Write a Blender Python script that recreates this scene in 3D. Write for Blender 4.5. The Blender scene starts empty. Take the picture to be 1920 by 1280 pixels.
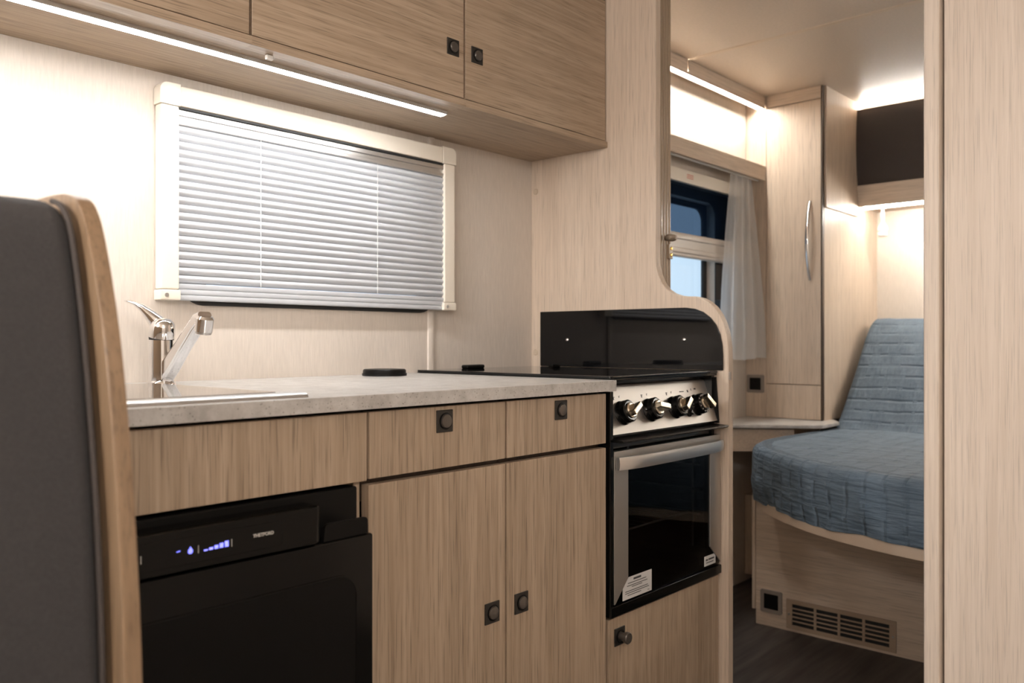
import bpy, bmesh, math, random
from mathutils import Vector, Matrix, noise

random.seed(7)
SC = bpy.context.scene
COL = SC.collection
H = 0.97                       # camera height above the floor

# ------------------------------------------------------------------ camera
cam_d = bpy.data.cameras.new('camera')
cam_d.sensor_fit = 'HORIZONTAL'; cam_d.sensor_width = 36.0
cam_d.lens = 36.0 * 1590 / 1920
cam_d.clip_start = 0.02
cam_d.dof.use_dof = True
cam_d.dof.focus_distance = 1.62
cam_d.dof.aperture_fstop = 4.5
cam = bpy.data.objects.new('camera', cam_d)
cam.location = (0, 0, H)
cam.rotation_euler = (math.pi/2, 0, math.radians(-48.03))
COL.objects.link(cam)
SC.camera = cam

# ------------------------------------------------------------------ world, exposure
W = bpy.data.worlds.new('world'); SC.world = W; W.use_nodes = True
bg = W.node_tree.nodes['Background']
bg.inputs[0].default_value = (0.70, 0.83, 0.94, 1); bg.inputs[1].default_value = 1.25
SC.view_settings.view_transform = 'Standard'
SC.view_settings.look = 'None'
SC.view_settings.gamma = 1.0
SC.view_settings.use_curve_mapping = False
SC.view_settings.exposure = 0.0

LED_MAIN = 77.0
LED_REAR = 122.0
LAMP_FILL = 90.0  # strength of the added lamps out of view

# ------------------------------------------------------------------ materials
def new_mat(name):
    m = bpy.data.materials.new(name); m.use_nodes = True
    nt = m.node_tree
    return m, nt, nt.nodes['Principled BSDF']

def plain(name, col, rough=0.5, metal=0.0, spec=0.5, coat=0.0, noise_amt=0.0, nscale=40, bump=0.0, aniso=None):
    m, nt, b = new_mat(name)
    b.inputs['Base Color'].default_value = (*col, 1)
    b.inputs['Roughness'].default_value = rough
    b.inputs['Metallic'].default_value = metal
    b.inputs['Specular IOR Level'].default_value = spec
    b.inputs['Coat Weight'].default_value = coat
    if noise_amt or bump:
        tc = nt.nodes.new('ShaderNodeTexCoord'); mp = nt.nodes.new('ShaderNodeMapping')
        nz = nt.nodes.new('ShaderNodeTexNoise'); nz.inputs['Scale'].default_value = nscale; nz.inputs['Detail'].default_value = 4
        nt.links.new(tc.outputs['Object'], mp.inputs[0]); nt.links.new(mp.outputs[0], nz.inputs['Vector'])
        if aniso: mp.inputs['Scale'].default_value = aniso
        if noise_amt:
            r = nt.nodes.new('ShaderNodeValToRGB')
            r.color_ramp.elements[0].position = 0.3; r.color_ramp.elements[1].position = 0.7
            r.color_ramp.elements[0].color = (*[c*(1-noise_amt) for c in col], 1)
            r.color_ramp.elements[1].color = (*[min(1, c*(1+noise_amt)) for c in col], 1)
            nt.links.new(nz.outputs['Fac'], r.inputs[0]); nt.links.new(r.outputs[0], b.inputs['Base Color'])
        if bump:
            bp = nt.nodes.new('ShaderNodeBump'); bp.inputs['Strength'].default_value = bump; bp.inputs['Distance'].default_value = 0.002
            nt.links.new(nz.outputs['Fac'], bp.inputs['Height']); nt.links.new(bp.outputs[0], b.inputs['Normal'])
    return m

def wood(name, light, dark, axis='z', rough=0.45, pores=0.55, bump=0.12):
    """oak-like laminate: broad bands, fine fibres and short dark pores along one axis"""
    m, nt, b = new_mat(name)
    N, L = nt.nodes, nt.links
    tc = N.new('ShaderNodeTexCoord'); oi = N.new('ShaderNodeObjectInfo')
    off = N.new('ShaderNodeVectorMath'); off.operation = 'MULTIPLY_ADD'
    L.new(oi.outputs['Random'], off.inputs[0]); off.inputs[1].default_value = (9, 7, 11); L.new(tc.outputs['Object'], off.inputs[2])
    ai = 'xyz'.index(axis)
    def mp(across, along):
        n = N.new('ShaderNodeMapping'); s = [across]*3; s[ai] = along
        n.inputs['Scale'].default_value = s; L.new(off.outputs[0], n.inputs[0]); return n
    def nz(mpn, det, dist=0.0):
        n = N.new('ShaderNodeTexNoise'); n.inputs['Scale'].default_value = 1; n.inputs['Detail'].default_value = det
        n.inputs['Distortion'].default_value = dist; L.new(mpn.outputs[0], n.inputs['Vector']); return n
    broad = nz(mp(16, 0.9), 3, 1.2); fine = nz(mp(150, 3.2), 4, 0.3); pore = nz(mp(420, 11), 2, 0.0)
    mx = N.new('ShaderNodeMath'); mx.operation = 'MULTIPLY_ADD'
    L.new(fine.outputs['Fac'], mx.inputs[0]); mx.inputs[1].default_value = 0.75
    sc = N.new('ShaderNodeMath'); sc.operation = 'MULTIPLY'; L.new(broad.outputs['Fac'], sc.inputs[0]); sc.inputs[1].default_value = 0.55
    L.new(sc.outputs[0], mx.inputs[2])
    r = N.new('ShaderNodeValToRGB'); e = r.color_ramp.elements
    e[0].position = 0.48; e[0].color = (*dark, 1); e[1].position = 0.82; e[1].color = (*light, 1)
    L.new(mx.outputs[0], r.inputs[0])
    pr = N.new('ShaderNodeValToRGB'); pe = pr.color_ramp.elements
    pe[0].position = 0.30; pe[0].color = (pores, pores, pores, 1); pe[1].position = 0.46; pe[1].color = (1, 1, 1, 1)
    L.new(pore.outputs['Fac'], pr.inputs[0])
    mul = N.new('ShaderNodeMixRGB'); mul.blend_type = 'MULTIPLY'; mul.inputs[0].default_value = 1
    L.new(r.outputs[0], mul.inputs[1]); L.new(pr.outputs[0], mul.inputs[2])
    L.new(mul.outputs[0], b.inputs['Base Color'])
    bp = N.new('ShaderNodeBump'); bp.inputs['Strength'].default_value = bump; bp.inputs['Distance'].default_value = 0.001
    L.new(pore.outputs['Fac'], bp.inputs['Height']); L.new(bp.outputs[0], b.inputs['Normal'])
    b.inputs['Roughness'].default_value = rough
    b.inputs['Specular IOR Level'].default_value = 0.4
    return m

def emis(name, col, strength):
    m, nt, b = new_mat(name)
    b.inputs['Base Color'].default_value = (0.8, 0.8, 0.8, 1)
    b.inputs['Emission Color'].default_value = (*col, 1)
    b.inputs['Emission Strength'].default_value = strength
    return m

def see_through(name, tint, gloss_rough=0.02, diff=None, diff_fac=0.0, ior=1.45):
    """thin pane: tinted transparency + mirror reflection by Fresnel (+ some diffuse)"""
    m = bpy.data.materials.new(name); m.use_nodes = True
    nt = m.node_tree; N, L = nt.nodes, nt.links
    N.remove(N['Principled BSDF']); out = N['Material Output']
    t = N.new('ShaderNodeBsdfTransparent'); t.inputs[0].default_value = (*tint, 1)
    g = N.new('ShaderNodeBsdfGlossy'); g.inputs['Roughness'].default_value = gloss_rough or 0.0
    fr = N.new('ShaderNodeFresnel')
    ge = N.new('ShaderNodeNewGeometry'); mi = N.new('ShaderNodeMix'); mi.data_type = 'FLOAT'
    mi.inputs[2].default_value = ior; mi.inputs[3].default_value = 1/ior       # same thin pane from either side
    L.new(ge.outputs['Backfacing'], mi.inputs[0]); L.new(mi.outputs[0], fr.inputs[0])
    base = t
    if diff:
        d = N.new('ShaderNodeBsdfDiffuse'); d.inputs[0].default_value = (*diff, 1)
        tl = N.new('ShaderNodeBsdfTranslucent'); tl.inputs[0].default_value = (*diff, 1)
        a = N.new('ShaderNodeMixShader'); a.inputs[0].default_value = 0.5; L.new(d.outputs[0], a.inputs[1]); L.new(tl.outputs[0], a.inputs[2])
        mx = N.new('ShaderNodeMixShader'); mx.inputs[0].default_value = diff_fac
        L.new(t.outputs[0], mx.inputs[1]); L.new(a.outputs[0], mx.inputs[2]); base = mx
    if gloss_rough is not None:
        m2 = N.new('ShaderNodeMixShader'); L.new(fr.outputs[0], m2.inputs[0]); L.new(base.outputs[0], m2.inputs[1]); L.new(g.outputs[0], m2.inputs[2]); base = m2
    L.new(base.outputs[0], out.inputs[0])
    return m

M = {}
FL, FD = (0.455, 0.35, 0.255), (0.325, 0.24, 0.166)
PL, PD = (0.64, 0.525, 0.42), (0.54, 0.43, 0.335)
M['front_v'] = wood('oak front vertical grain', FL, FD, 'z', pores=0.6)
M['front_h'] = wood('oak front horizontal grain', FL, FD, 'x', pores=0.62)
M['panel_v'] = wood('light oak panel vertical grain', PL, PD, 'z', pores=0.72)
M['panel_x'] = wood('light oak panel lengthwise grain', PL, PD, 'x', pores=0.72)
M['panel_y'] = wood('light oak panel crosswise grain', PL, PD, 'y', pores=0.72)
M['panel_sheen'] = wood('pale oak panel vertical grain', (0.72, 0.62, 0.53), (0.63, 0.53, 0.44), 'z', pores=0.82)  # light oak, its reflected sheen painted in as a paler colour
M['edge_dark'] = wood('shadow gap brown edge', (0.07, 0.043, 0.026), (0.04, 0.025, 0.015), 'z')
M['bench_wood'] = wood('bench oak', (0.27, 0.18, 0.11), (0.20, 0.13, 0.078), 'z', rough=0.35, pores=0.7)
M['wall'] = plain('cream textile wallpaper', (0.63, 0.56, 0.49), 0.7, noise_amt=0.05, nscale=1, bump=0.25, aniso=(320, 320, 30))
M['ceil'] = plain('beige ceiling lining', (0.60, 0.50, 0.405), 0.38, noise_amt=0.04, nscale=120, bump=0.1)
M['ceil_trim'] = plain('ceiling joint strip', (0.62, 0.50, 0.38), 0.4)
M['cream'] = plain('cream plastic', (0.80, 0.73, 0.63), 0.35)
M['slat'] = plain('silver blind slat', (0.56, 0.58, 0.615), 0.36, metal=0.15)
M['alu'] = plain('satin aluminium', (0.62, 0.61, 0.60), 0.3, metal=0.9)
M['white'] = plain('white plastic', (0.75, 0.73, 0.70), 0.4)
M['cord'] = plain('white cord', (0.8, 0.8, 0.8), 0.6)
M['chrome'] = plain('chrome', (0.85, 0.85, 0.86), 0.06, metal=1.0)
M['steel'] = plain('brushed steel', (0.52, 0.50, 0.475), 0.42, metal=1.0, bump=0.06, nscale=1, aniso=(12, 600, 600))
M['steel_knob'] = plain('warm nickel', (0.72, 0.65, 0.53), 0.24, metal=1.0)
M['black_gloss'] = plain('black gloss plastic', (0.004, 0.0038, 0.0035), 0.13, spec=0.30)
M['black_satin'] = plain('black satin plastic', (0.0065, 0.006, 0.0055), 0.34, spec=0.14)
M['black_glass'] = plain('black glass', (0.004, 0.004, 0.0045), 0.03, spec=0.38)
M['black_enamel'] = plain('black enamel', (0.008, 0.008, 0.008), 0.25)
M['bronze'] = plain('dark bronze lock', (0.035, 0.031, 0.027), 0.35, metal=0.5)
M['bronze_btn'] = plain('bronze button', (0.12, 0.105, 0.092), 0.28, metal=0.6)
M['taupe'] = plain('taupe lacquered profile', (0.36, 0.275, 0.195), 0.25)
M['taupe_knob'] = plain('taupe knob', (0.22, 0.17, 0.125), 0.35)
M['brass'] = plain('brass', (0.75, 0.50, 0.15), 0.25, metal=1.0)
M['fabric'] = plain('charcoal seat fabric', (0.036, 0.034, 0.035), 0.9, noise_amt=0.12, nscale=300, bump=0.35)
M['fabric_dark'] = plain('dark brown fabric', (0.045, 0.036, 0.032), 0.85, noise_amt=0.1, nscale=400, bump=0.2)
M['rubber'] = plain('black rubber', (0.012, 0.012, 0.012), 0.5)
M['paper'] = plain('white sticker', (0.62, 0.61, 0.60), 0.5)
M['ink'] = plain('dark print', (0.05, 0.05, 0.05), 0.6)
M['red_ink'] = plain('red print', (0.55, 0.12, 0.06), 0.6)
M['white_ink'] = plain('pale print', (0.55, 0.53, 0.50), 0.5)
M['rim'] = plain('pale bed rim', (0.50, 0.40, 0.31), 0.6)
M['grey_plate'] = plain('grey socket frame', (0.25, 0.215, 0.185), 0.4)
M['pale_cap'] = plain('pale cover cap', (0.50, 0.40, 0.30), 0.5)
M['blue_led'] = emis('blue display', (0.02, 0.06, 1.0), 1.8)
M['led'] = emis('cool white LED diffuser', (1.0, 0.995, 0.985), LED_MAIN)
M['led_rear'] = emis('warm white LED diffuser', (1.0, 0.95, 0.87), LED_REAR)
M['led_cornice'] = emis('warm white cornice LED diffuser', (1.0, 0.95, 0.87), LED_REAR*0.85)
M['lamp'] = emis('added fill lamp diffuser', (1.0, 0.985, 0.965), LAMP_FILL)  # glow shared by the added fill lamps
M['glass_oven'] = see_through('smoked oven glass', (0.40, 0.39, 0.38), 0.02, ior=1.28)
M['glass_sink'] = plain('tinted sink lid glass', (0.20, 0.165, 0.135), 0.03, spec=0.7)
M['pane'] = see_through('window pane', (0.88, 0.93, 0.97), 0.02)
M['screen'] = see_through('dark fly screen', (0.20, 0.26, 0.34), None, (0.015, 0.03, 0.06), 0.40)
M['sheer'] = see_through('sheer curtain', (1.0, 1.0, 1.0), None, (0.95, 0.95, 0.95), 0.64)
M['bar'] = plain('grey beige bar', (0.50, 0.45, 0.40), 0.35)
M['vent_wood'] = plain('beige brown vent plastic', (0.36, 0.27, 0.195), 0.5)
M['outer'] = plain('outer skin', (0.5, 0.5, 0.5), 0.6)

def counter_mat():
    m, nt, b = new_mat('pale stone laminate'); N, L = nt.nodes, nt.links
    tc = N.new('ShaderNodeTexCoord')
    n1 = N.new('ShaderNodeTexNoise'); n1.inputs['Scale'].default_value = 28; n1.inputs['Detail'].default_value = 6; n1.inputs['Roughness'].default_value = 0.7
    n2 = N.new('ShaderNodeTexVoronoi'); n2.inputs['Scale'].default_value = 170
    L.new(tc.outputs['Object'], n1.inputs['Vector']); L.new(tc.outputs['Object'], n2.inputs['Vector'])
    r = N.new('ShaderNodeValToRGB'); e = r.color_ramp.elements
    e[0].position = 0.35; e[0].color = (0.37, 0.35, 0.33, 1); e[1].position = 0.65; e[1].color = (0.56, 0.545, 0.525, 1)
    L.new(n1.outputs['Fac'], r.inputs[0])
    r2 = N.new('ShaderNodeValToRGB'); e = r2.color_ramp.elements
    e[0].position = 0.12; e[0].color = (0.55, 0.53, 0.51, 1); e[1].position = 0.24; e[1].color = (1, 1, 1, 1)
    L.new(n2.outputs['Distance'], r2.inputs[0])
    mu = N.new('ShaderNodeMixRGB'); mu.blend_type = 'MULTIPLY'; mu.inputs[0].default_value = 1
    L.new(r.outputs[0], mu.inputs[1]); L.new(r2.outputs[0], mu.inputs[2]); L.new(mu.outputs[0], b.inputs['Base Color'])
    b.inputs['Roughness'].default_value = 0.30
    b.inputs['Specular IOR Level'].default_value = 0.9
    return m
M['counter'] = counter_mat()

def floor_mat():
    m, nt, b = new_mat('dark plank vinyl'); N, L = nt.nodes, nt.links
    tc = N.new('ShaderNodeTexCoord'); mp = N.new('ShaderNodeMapping'); mp.inputs['Scale'].default_value = (4, 45, 4)
    L.new(tc.outputs['Object'], mp.inputs[0])
    n = N.new('ShaderNodeTexNoise'); n.inputs['Scale'].default_value = 1; n.inputs['Detail'].default_value = 6; L.new(mp.outputs[0], n.inputs['Vector'])
    r = N.new('ShaderNodeValToRGB'); e = r.color_ramp.elements
    e[0].position = 0.3; e[0].color = (0.022, 0.018, 0.017, 1); e[1].position = 0.75; e[1].color = (0.085, 0.072, 0.066, 1)
    L.new(n.outputs['Fac'], r.inputs[0]); L.new(r.outputs[0], b.inputs['Base Color'])
    b.inputs['Roughness'].default_value = 0.45
    return m
M['floor'] = floor_mat()

def quilt_mat():
    m, nt, b = new_mat('blue grey quilted cover'); N, L = nt.nodes, nt.links
    uv = N.new('ShaderNodeUVMap'); uv.uv_map = 'UVMap'
    def math_(op, a, c=None, d=None):
        n = N.new('ShaderNodeMath'); n.operation = op
        for k, q in enumerate((a, c, d)):
            if q is None: continue
            if isinstance(q, (int, float)): n.inputs[k].default_value = q
            else: L.new(q, n.inputs[k])
        return n.outputs[0]
    def noise_(sx, sy, det):
        mp = N.new('ShaderNodeMapping'); mp.inputs['Scale'].default_value = (sx, sy, 1); L.new(uv.outputs[0], mp.inputs[0])
        n = N.new('ShaderNodeTexNoise'); n.inputs['Scale'].default_value = 1; n.inputs['Detail'].default_value = det; L.new(mp.outputs[0], n.inputs['Vector']); return n
    nz = noise_(14, 14, 4); wr = noise_(75, 11, 3); dash = noise_(24, 6, 0); wob = noise_(6, 6, 2)
    sp = N.new('ShaderNodeSeparateXYZ'); L.new(uv.outputs[0], sp.inputs[0])
    vv = math_('MULTIPLY_ADD', wob.outputs['Fac'], 0.02, sp.outputs[1])
    row = math_('PINGPONG', math_('MULTIPLY', vv, 1/0.056), 0.5)                 # 0 on the stitch line
    line = math_('SMOOTH_MIN', math_('MULTIPLY', row, 7.0), 1.0, 0.3)
    gap = math_('GREATER_THAN', dash.outputs['Fac'], 0.53)
    stitch = math_('MAXIMUM', line, math_('MULTIPLY', gap, 0.75))
    h1 = math_('MULTIPLY_ADD', wr.outputs['Fac'], 1.6, stitch)
    h2 = math_('MULTIPLY_ADD', nz.outputs['Fac'], 0.9, h1)
    bp = N.new('ShaderNodeBump'); bp.inputs['Strength'].default_value = 0.75; bp.inputs['Distance'].default_value = 0.007
    L.new(h2, bp.inputs['Height']); L.new(bp.outputs[0], b.inputs['Normal'])
    r = N.new('ShaderNodeValToRGB'); e = r.color_ramp.elements
    e[0].position = 0.3; e[0].color = (0.075, 0.112, 0.155, 1); e[1].position = 0.7; e[1].color = (0.108, 0.152, 0.202, 1)
    L.new(nz.outputs['Fac'], r.inputs[0])
    L.new(r.outputs[0], b.inputs['Base Color'])
    b.inputs['Roughness'].default_value = 0.75
    b.inputs['Sheen Weight'].default_value = 0.0
    return m
M['quilt'] = quilt_mat()

# ------------------------------------------------------------------ geometry helpers
def bm_new(): return bmesh.new()

def box(bm, x0, x1, y0, y1, z0, z1, bev=0.0, seg=2):
    x0, x1 = min(x0, x1), max(x0, x1); y0, y1 = min(y0, y1), max(y0, y1); z0, z1 = min(z0, z1), max(z0, z1)
    vs = [bm.verts.new(p) for p in ((x0,y0,z0),(x1,y0,z0),(x1,y1,z0),(x0,y1,z0),(x0,y0,z1),(x1,y0,z1),(x1,y1,z1),(x0,y1,z1))]
    fs = [bm.faces.new([vs[i] for i in f]) for f in ((3,2,1,0),(4,5,6,7),(0,1,5,4),(1,2,6,5),(2,3,7,6),(3,0,4,7))]
    if bev:
        es = list({e for f in fs for e in f.edges})
        bmesh.ops.bevel(bm, geom=es, offset=bev, segments=seg, profile=0.5, affect='EDGES')
    return bm

def prism(bm, poly, axis, a0, a1, bev=0.0, seg=2, side_bev=False):
    """poly: 2-D outline; axis 'x': (y,z), 'y': (x,z), 'z': (x,y)"""
    def P(p, a):
        return {'x': (a, p[0], p[1]), 'y': (p[0], a, p[1]), 'z': (p[0], p[1], a)}[axis]
    A = [bm.verts.new(P(p, a0)) for p in poly]; B = [bm.verts.new(P(p, a1)) for p in poly]
    n = len(poly)
    fa = bm.faces.new(A); fb = bm.faces.new(list(reversed(B)))
    fs = [fa, fb]
    for i in range(n):
        fs.append(bm.faces.new((A[i], B[i], B[(i+1) % n], A[(i+1) % n])))
    bmesh.ops.recalc_face_normals(bm, faces=fs)
    if bev:
        es = list(fa.edges) + list(fb.edges)
        bmesh.ops.bevel(bm, geom=es, offset=bev, segments=seg, profile=0.5, affect='EDGES')
    return bm

def lathe(bm, prof, mat=Matrix.Identity(4), n=32):
    """prof: list of (r, h) about local z, transformed by mat"""
    rings = []
    for r, h in prof:
        if r < 1e-6:
            rings.append([bm.verts.new(mat @ Vector((0, 0, h)))])
        else:
            rings.append([bm.verts.new(mat @ Vector((r*math.cos(2*math.pi*i/n), r*math.sin(2*math.pi*i/n), h))) for i in range(n)])
    fs = []
    for a, b in zip(rings, rings[1:]):
        for i in range(n):
            j = (i+1) % n
            if len(a) == 1 and len(b) == 1: continue
            if len(a) == 1: fs.append(bm.faces.new((a[0], b[i], b[j])))
            elif len(b) == 1: fs.append(bm.faces.new((a[i], a[j], b[0])))
            else: fs.append(bm.faces.new((a[i], a[j], b[j], b[i])))
    bmesh.ops.recalc_face_normals(bm, faces=fs)
    return bm

def tube(bm, pts, rad, n=12, caps=True):
    """round tube along pts; rad a number or a list"""
    pts = [Vector(p) for p in pts]
    rs = rad if isinstance(rad, (list, tuple)) else [rad]*len(pts)
    prev = None; rings = []
    for i, p in enumerate(pts):
        t = (pts[min(i+1, len(pts)-1)] - pts[max(i-1, 0)]).normalized()
        if prev is None:
            u = t.orthogonal().normalized()
        else:
            u = (prev - t*prev.dot(t)).normalized()
        prev = u; v = t.cross(u)
        rings.append([bm.verts.new(p + rs[i]*(math.cos(2*math.pi*k/n)*u + math.sin(2*math.pi*k/n)*v)) for k in range(n)])
    fs = []
    for a, b in zip(rings, rings[1:]):
        for k in range(n):
            fs.append(bm.faces.new((a[k], a[(k+1) % n], b[(k+1) % n], b[k])))
    if caps:
        fs.append(bm.faces.new(list(reversed(rings[0])))); fs.append(bm.faces.new(rings[-1]))
    bmesh.ops.recalc_face_normals(bm, faces=fs)
    return bm

def loft(bm, sections, caps=True):
    """closed sections (lists of points, same count) joined into a skin"""
    rings = [[bm.verts.new(p) for p in s] for s in sections]
    n = len(rings[0]); fs = []
    for a, b in zip(rings, rings[1:]):
        for k in range(n):
            fs.append(bm.faces.new((a[k], a[(k+1) % n], b[(k+1) % n], b[k])))
    if caps:
        fs.append(bm.faces.new(list(reversed(rings[0])))); fs.append(bm.faces.new(rings[-1]))
    bmesh.ops.recalc_face_normals(bm, faces=fs)
    return bm

def arc(cx, cy, r, a0, a1, n=10):
    return [(cx + r*math.cos(math.radians(a0 + (a1-a0)*i/n)), cy + r*math.sin(math.radians(a0 + (a1-a0)*i/n))) for i in range(n+1)]

def rrect(x0, x1, y0, y1, r, n=8):
    return (arc(x1-r, y1-r, r, 0, 90, n) + arc(x0+r, y1-r, r, 90, 180, n) +
            arc(x0+r, y0+r, r, 180, 270, n) + arc(x1-r, y0+r, r, 270, 360, n))

def smooth(me, ang=35):
    me.polygons.foreach_set('use_smooth', [True]*len(me.polygons))
    try: me.set_sharp_from_angle(angle=math.radians(ang))
    except Exception: pass

ROOT = {}
def thing(name, label, cat, loc, group=None):
    o = bpy.data.objects.new(name, None); o.empty_display_size = 0.05
    COL.objects.link(o); o.location = loc
    o['label'] = label; o['category'] = cat
    if group: o['group'] = group
    ROOT[o.name] = Vector(loc)
    return o

def obj(name, bm, mat, parent=None, label=None, cat=None, group=None, kind=None, loc=None, smooth_ang=35):
    """world-space bmesh -> one mesh object; its origin is the parent's (or loc)"""
    base = ROOT[parent.name] if parent is not None else Vector(loc if loc else (0, 0, 0))
    if parent is None and loc is None:
        lo = Vector((min(v.co.x for v in bm.verts), min(v.co.y for v in bm.verts), min(v.co.z for v in bm.verts)))
        hi = Vector((max(v.co.x for v in bm.verts), max(v.co.y for v in bm.verts), max(v.co.z for v in bm.verts)))
        base = Vector(((lo.x+hi.x)/2, (lo.y+hi.y)/2, lo.z))
    for v in bm.verts: v.co -= base
    me = bpy.data.meshes.new(name); bm.to_mesh(me); bm.free()
    smooth(me, smooth_ang)
    me.materials.append(M[mat])
    o = bpy.data.objects.new(name, me); COL.objects.link(o)
    if parent is not None: o.parent = parent
    else: o.location = base
    if smooth_ang < 100:
        wn = o.modifiers.new('weighted_normal', 'WEIGHTED_NORMAL'); wn.keep_sharp = True; wn.weight = 70
    ROOT[o.name] = base
    if label: o['label'] = label
    if cat: o['category'] = cat
    if group: o['group'] = group
    if kind: o['kind'] = kind
    return o

def bx(name, mat, parent, x0, x1, y0, y1, z0, z1, bev=0.0015, **k):
    return obj(name, box(bm_new(), x0, x1, y0, y1, z0, z1, bev), mat, parent, **k)

def struct(name, bm, mat, label=None, parent=None):
    return obj(name, bm, mat, parent, label=label, kind='structure')

def text_mesh(name, body, size, mat, parent, origin, xdir=(1,0,0), up=(0,0,1), depth=0.0004, bold=0.0):
    cu = bpy.data.curves.new(name, 'FONT'); cu.body = body; cu.size = size; cu.extrude = depth; cu.offset = bold
    cu.align_x = 'CENTER'; cu.align_y = 'CENTER'
    t = bpy.data.objects.new(name, cu); COL.objects.link(t)
    me = bpy.data.meshes.new_from_object(t)
    bpy.data.objects.remove(t); bpy.data.curves.remove(cu)
    X = Vector(xdir); U = Vector(up); n = X.cross(U)
    mt = Matrix((( X.x, U.x, n.x, origin[0]), (X.y, U.y, n.y, origin[1]), (X.z, U.z, n.z, origin[2]), (0,0,0,1)))
    bm = bmesh.new(); bm.from_mesh(me); bm.transform(mt); bpy.data.meshes.remove(me)
    return obj(name, bm, mat, parent)

# ================================================================== THE SHELL
WY = 1.60            # kitchen / bedroom side wall
CZ = H + 0.98        # ceiling
XE = 3.80            # wall behind the bed head
XF, YR = -2.30, -0.62

b = bm_new(); box(b, XF, XE, YR, WY, -0.03, 0.0); struct('floor', b, 'floor', 'dark grey wood-look vinyl floor')
b = bm_new(); box(b, XF, XE, YR, WY, CZ, CZ+0.03); struct('ceiling', b, 'ceil', 'beige textured caravan ceiling')
# side wall with two window holes
KX0, KX1, KZ0, KZ1 = 0.83, 1.45, H+0.105, H+0.42
BX0, BX1, BZ0, BZ1 = 2.30, 2.945, H-0.02, H+0.525
b = bm_new()
for x0, x1, z0, z1 in ((XF, KX0, 0, CZ), (KX0, KX1, 0, KZ0), (KX0, KX1, KZ1, CZ), (KX1, BX0, 0, CZ),
                       (BX0, BX1, 0, BZ0), (BX0, BX1, BZ1, CZ), (BX1, XE, 0, CZ)):
    box(b, x0, x1, WY, WY+0.035, z0, z1)
struct('wall_left', b, 'wall', 'cream fabric-textured wall behind worktop and blind')
b = bm_new(); box(b, XE, XE+0.03, YR, WY, 0, CZ); struct('wall_back', b, 'wall', 'cream wall behind the bed head')
b = bm_new(); box(b, XF, XE, YR-0.03, YR, 0, CZ); struct('wall_right', b, 'wall', 'cream wall opposite the kitchen')
b = bm_new(); box(b, XF-0.03, XF, YR, WY, 0, CZ); struct('wall_front', b, 'wall', 'cream wall at the front end')

# wall panel joint cover strip
b = bm_new(); prism(b, [(1.457, WY), (1.459, WY-0.004), (1.465, WY-0.006), (1.473, WY-0.006), (1.479, WY-0.004), (1.481, WY)], 'z', H-0.078, H+0.519)
struct('trim_1', b, 'wall', 'narrow vertical joint strip on the cream wall')
# ceiling joint strip
b = bm_new(); prism(b, [(2.590, CZ), (2.592, CZ-0.002), (2.612, CZ-0.002), (2.614, CZ)], 'y', YR, 1.515)
struct('trim_2', b, 'ceil_trim', 'thin joint strip across the bedroom ceiling')

# ---- partition with the tall panel (kitchen end) - shaped outline in Y,Z
PX0, PX1 = 1.862, 1.886
out = [(WY, 0), (WY, CZ), (1.179, CZ), (1.179, H+0.215)]
out += [(1.178, H+0.195), (1.172, H+0.172), (1.161, H+0.150), (1.147, H+0.133), (1.130, H+0.122), (1.110, H+0.1155), (1.086, H+0.1125),
        (1.066, H+0.1115), (1.048, H+0.107), (1.030, H+0.098), (1.013, H+0.084), (0.999, H+0.065), (0.988, H+0.043), (0.980, H+0.015), (0.976, H-0.015), (0.975, H-0.05), (0.975, 0)]
b = bm_new(); prism(b, out, 'x', PX0, PX1, 0.003)
wk = struct('wall_middle', b, 'panel_v', 'tall light oak partition with S-curved edge beside the hob')
# pale round cover caps near the corner
for zc in (H+0.431, H-0.031):
    b = bm_new(); lathe(b, [(0, 0.0025), (0.0075, 0.0022), (0.009, 0.0008), (0.009, 0)], Matrix.Translation((PX0, 1.583, zc)) @ Matrix.Rotation(-math.pi/2, 4, 'Y'), 20)
    obj('cover_cap', b, 'pale_cap', wk)

# ---- partition on the other side of the aisle, with rounded end post
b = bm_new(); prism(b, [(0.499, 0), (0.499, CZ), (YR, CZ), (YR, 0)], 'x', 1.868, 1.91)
wp = struct('wall_partition', b, 'panel_sheen', 'tall light oak partition across the aisle')
b = bm_new()
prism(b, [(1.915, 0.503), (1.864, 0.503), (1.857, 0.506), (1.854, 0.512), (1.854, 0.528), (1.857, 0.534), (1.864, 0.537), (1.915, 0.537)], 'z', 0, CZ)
struct('trim_3', b, 'panel_sheen', 'rounded light oak end post of the partition')

# ---- folding door stowed behind the kitchen partition
d = thing('door_1', 'stowed door with fluted taupe edge profile and small knob', 'door', (1.93, 1.40, 0)); d['kind'] = 'structure'; del d['category']
bx('door_leaf', 'panel_v', d, 1.905, 1.945, 1.215, 1.585, 0.02, CZ-0.01)
prof = []
y = 1.222
pts = [(1.900, 1.222)]
# front face flutes (towards the aisle) as half rounds
x = 1.900
for w in (0.016, 0.012, 0.014, 0.012):
    pts += [(x + w/2 - w/2*math.cos(a*math.pi/6), 1.196 - 0.006*math.sin(a*math.pi/6)) for a in range(0, 7)]
    x += w + 0.0005
pts += [(x, 1.222)]
b = bm_new(); prism(b, pts, 'z', 0.02, CZ-0.01)
obj('edge_profile', b, 'taupe', d, smooth_ang=50)
b = bm_new()
lathe(b, [(0, 0.032), (0.006, 0.031), (0.0105, 0.026), (0.012, 0.018), (0.010, 0.008), (0.006, 0.0), ], Matrix.Translation((1.930, 1.192, H+0.272)) @ Matrix.Rotation(math.radians(90), 4, 'X') @ Matrix.Diagonal((1.3, 0.9, 1, 1)), 24)
obj('door_knob', b, 'taupe_knob', d)
lp = bx('lock_plate', 'taupe', d, 1.935, 1.953, 1.184, 1.192, H+0.218, H+0.256, 0.001)
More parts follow.
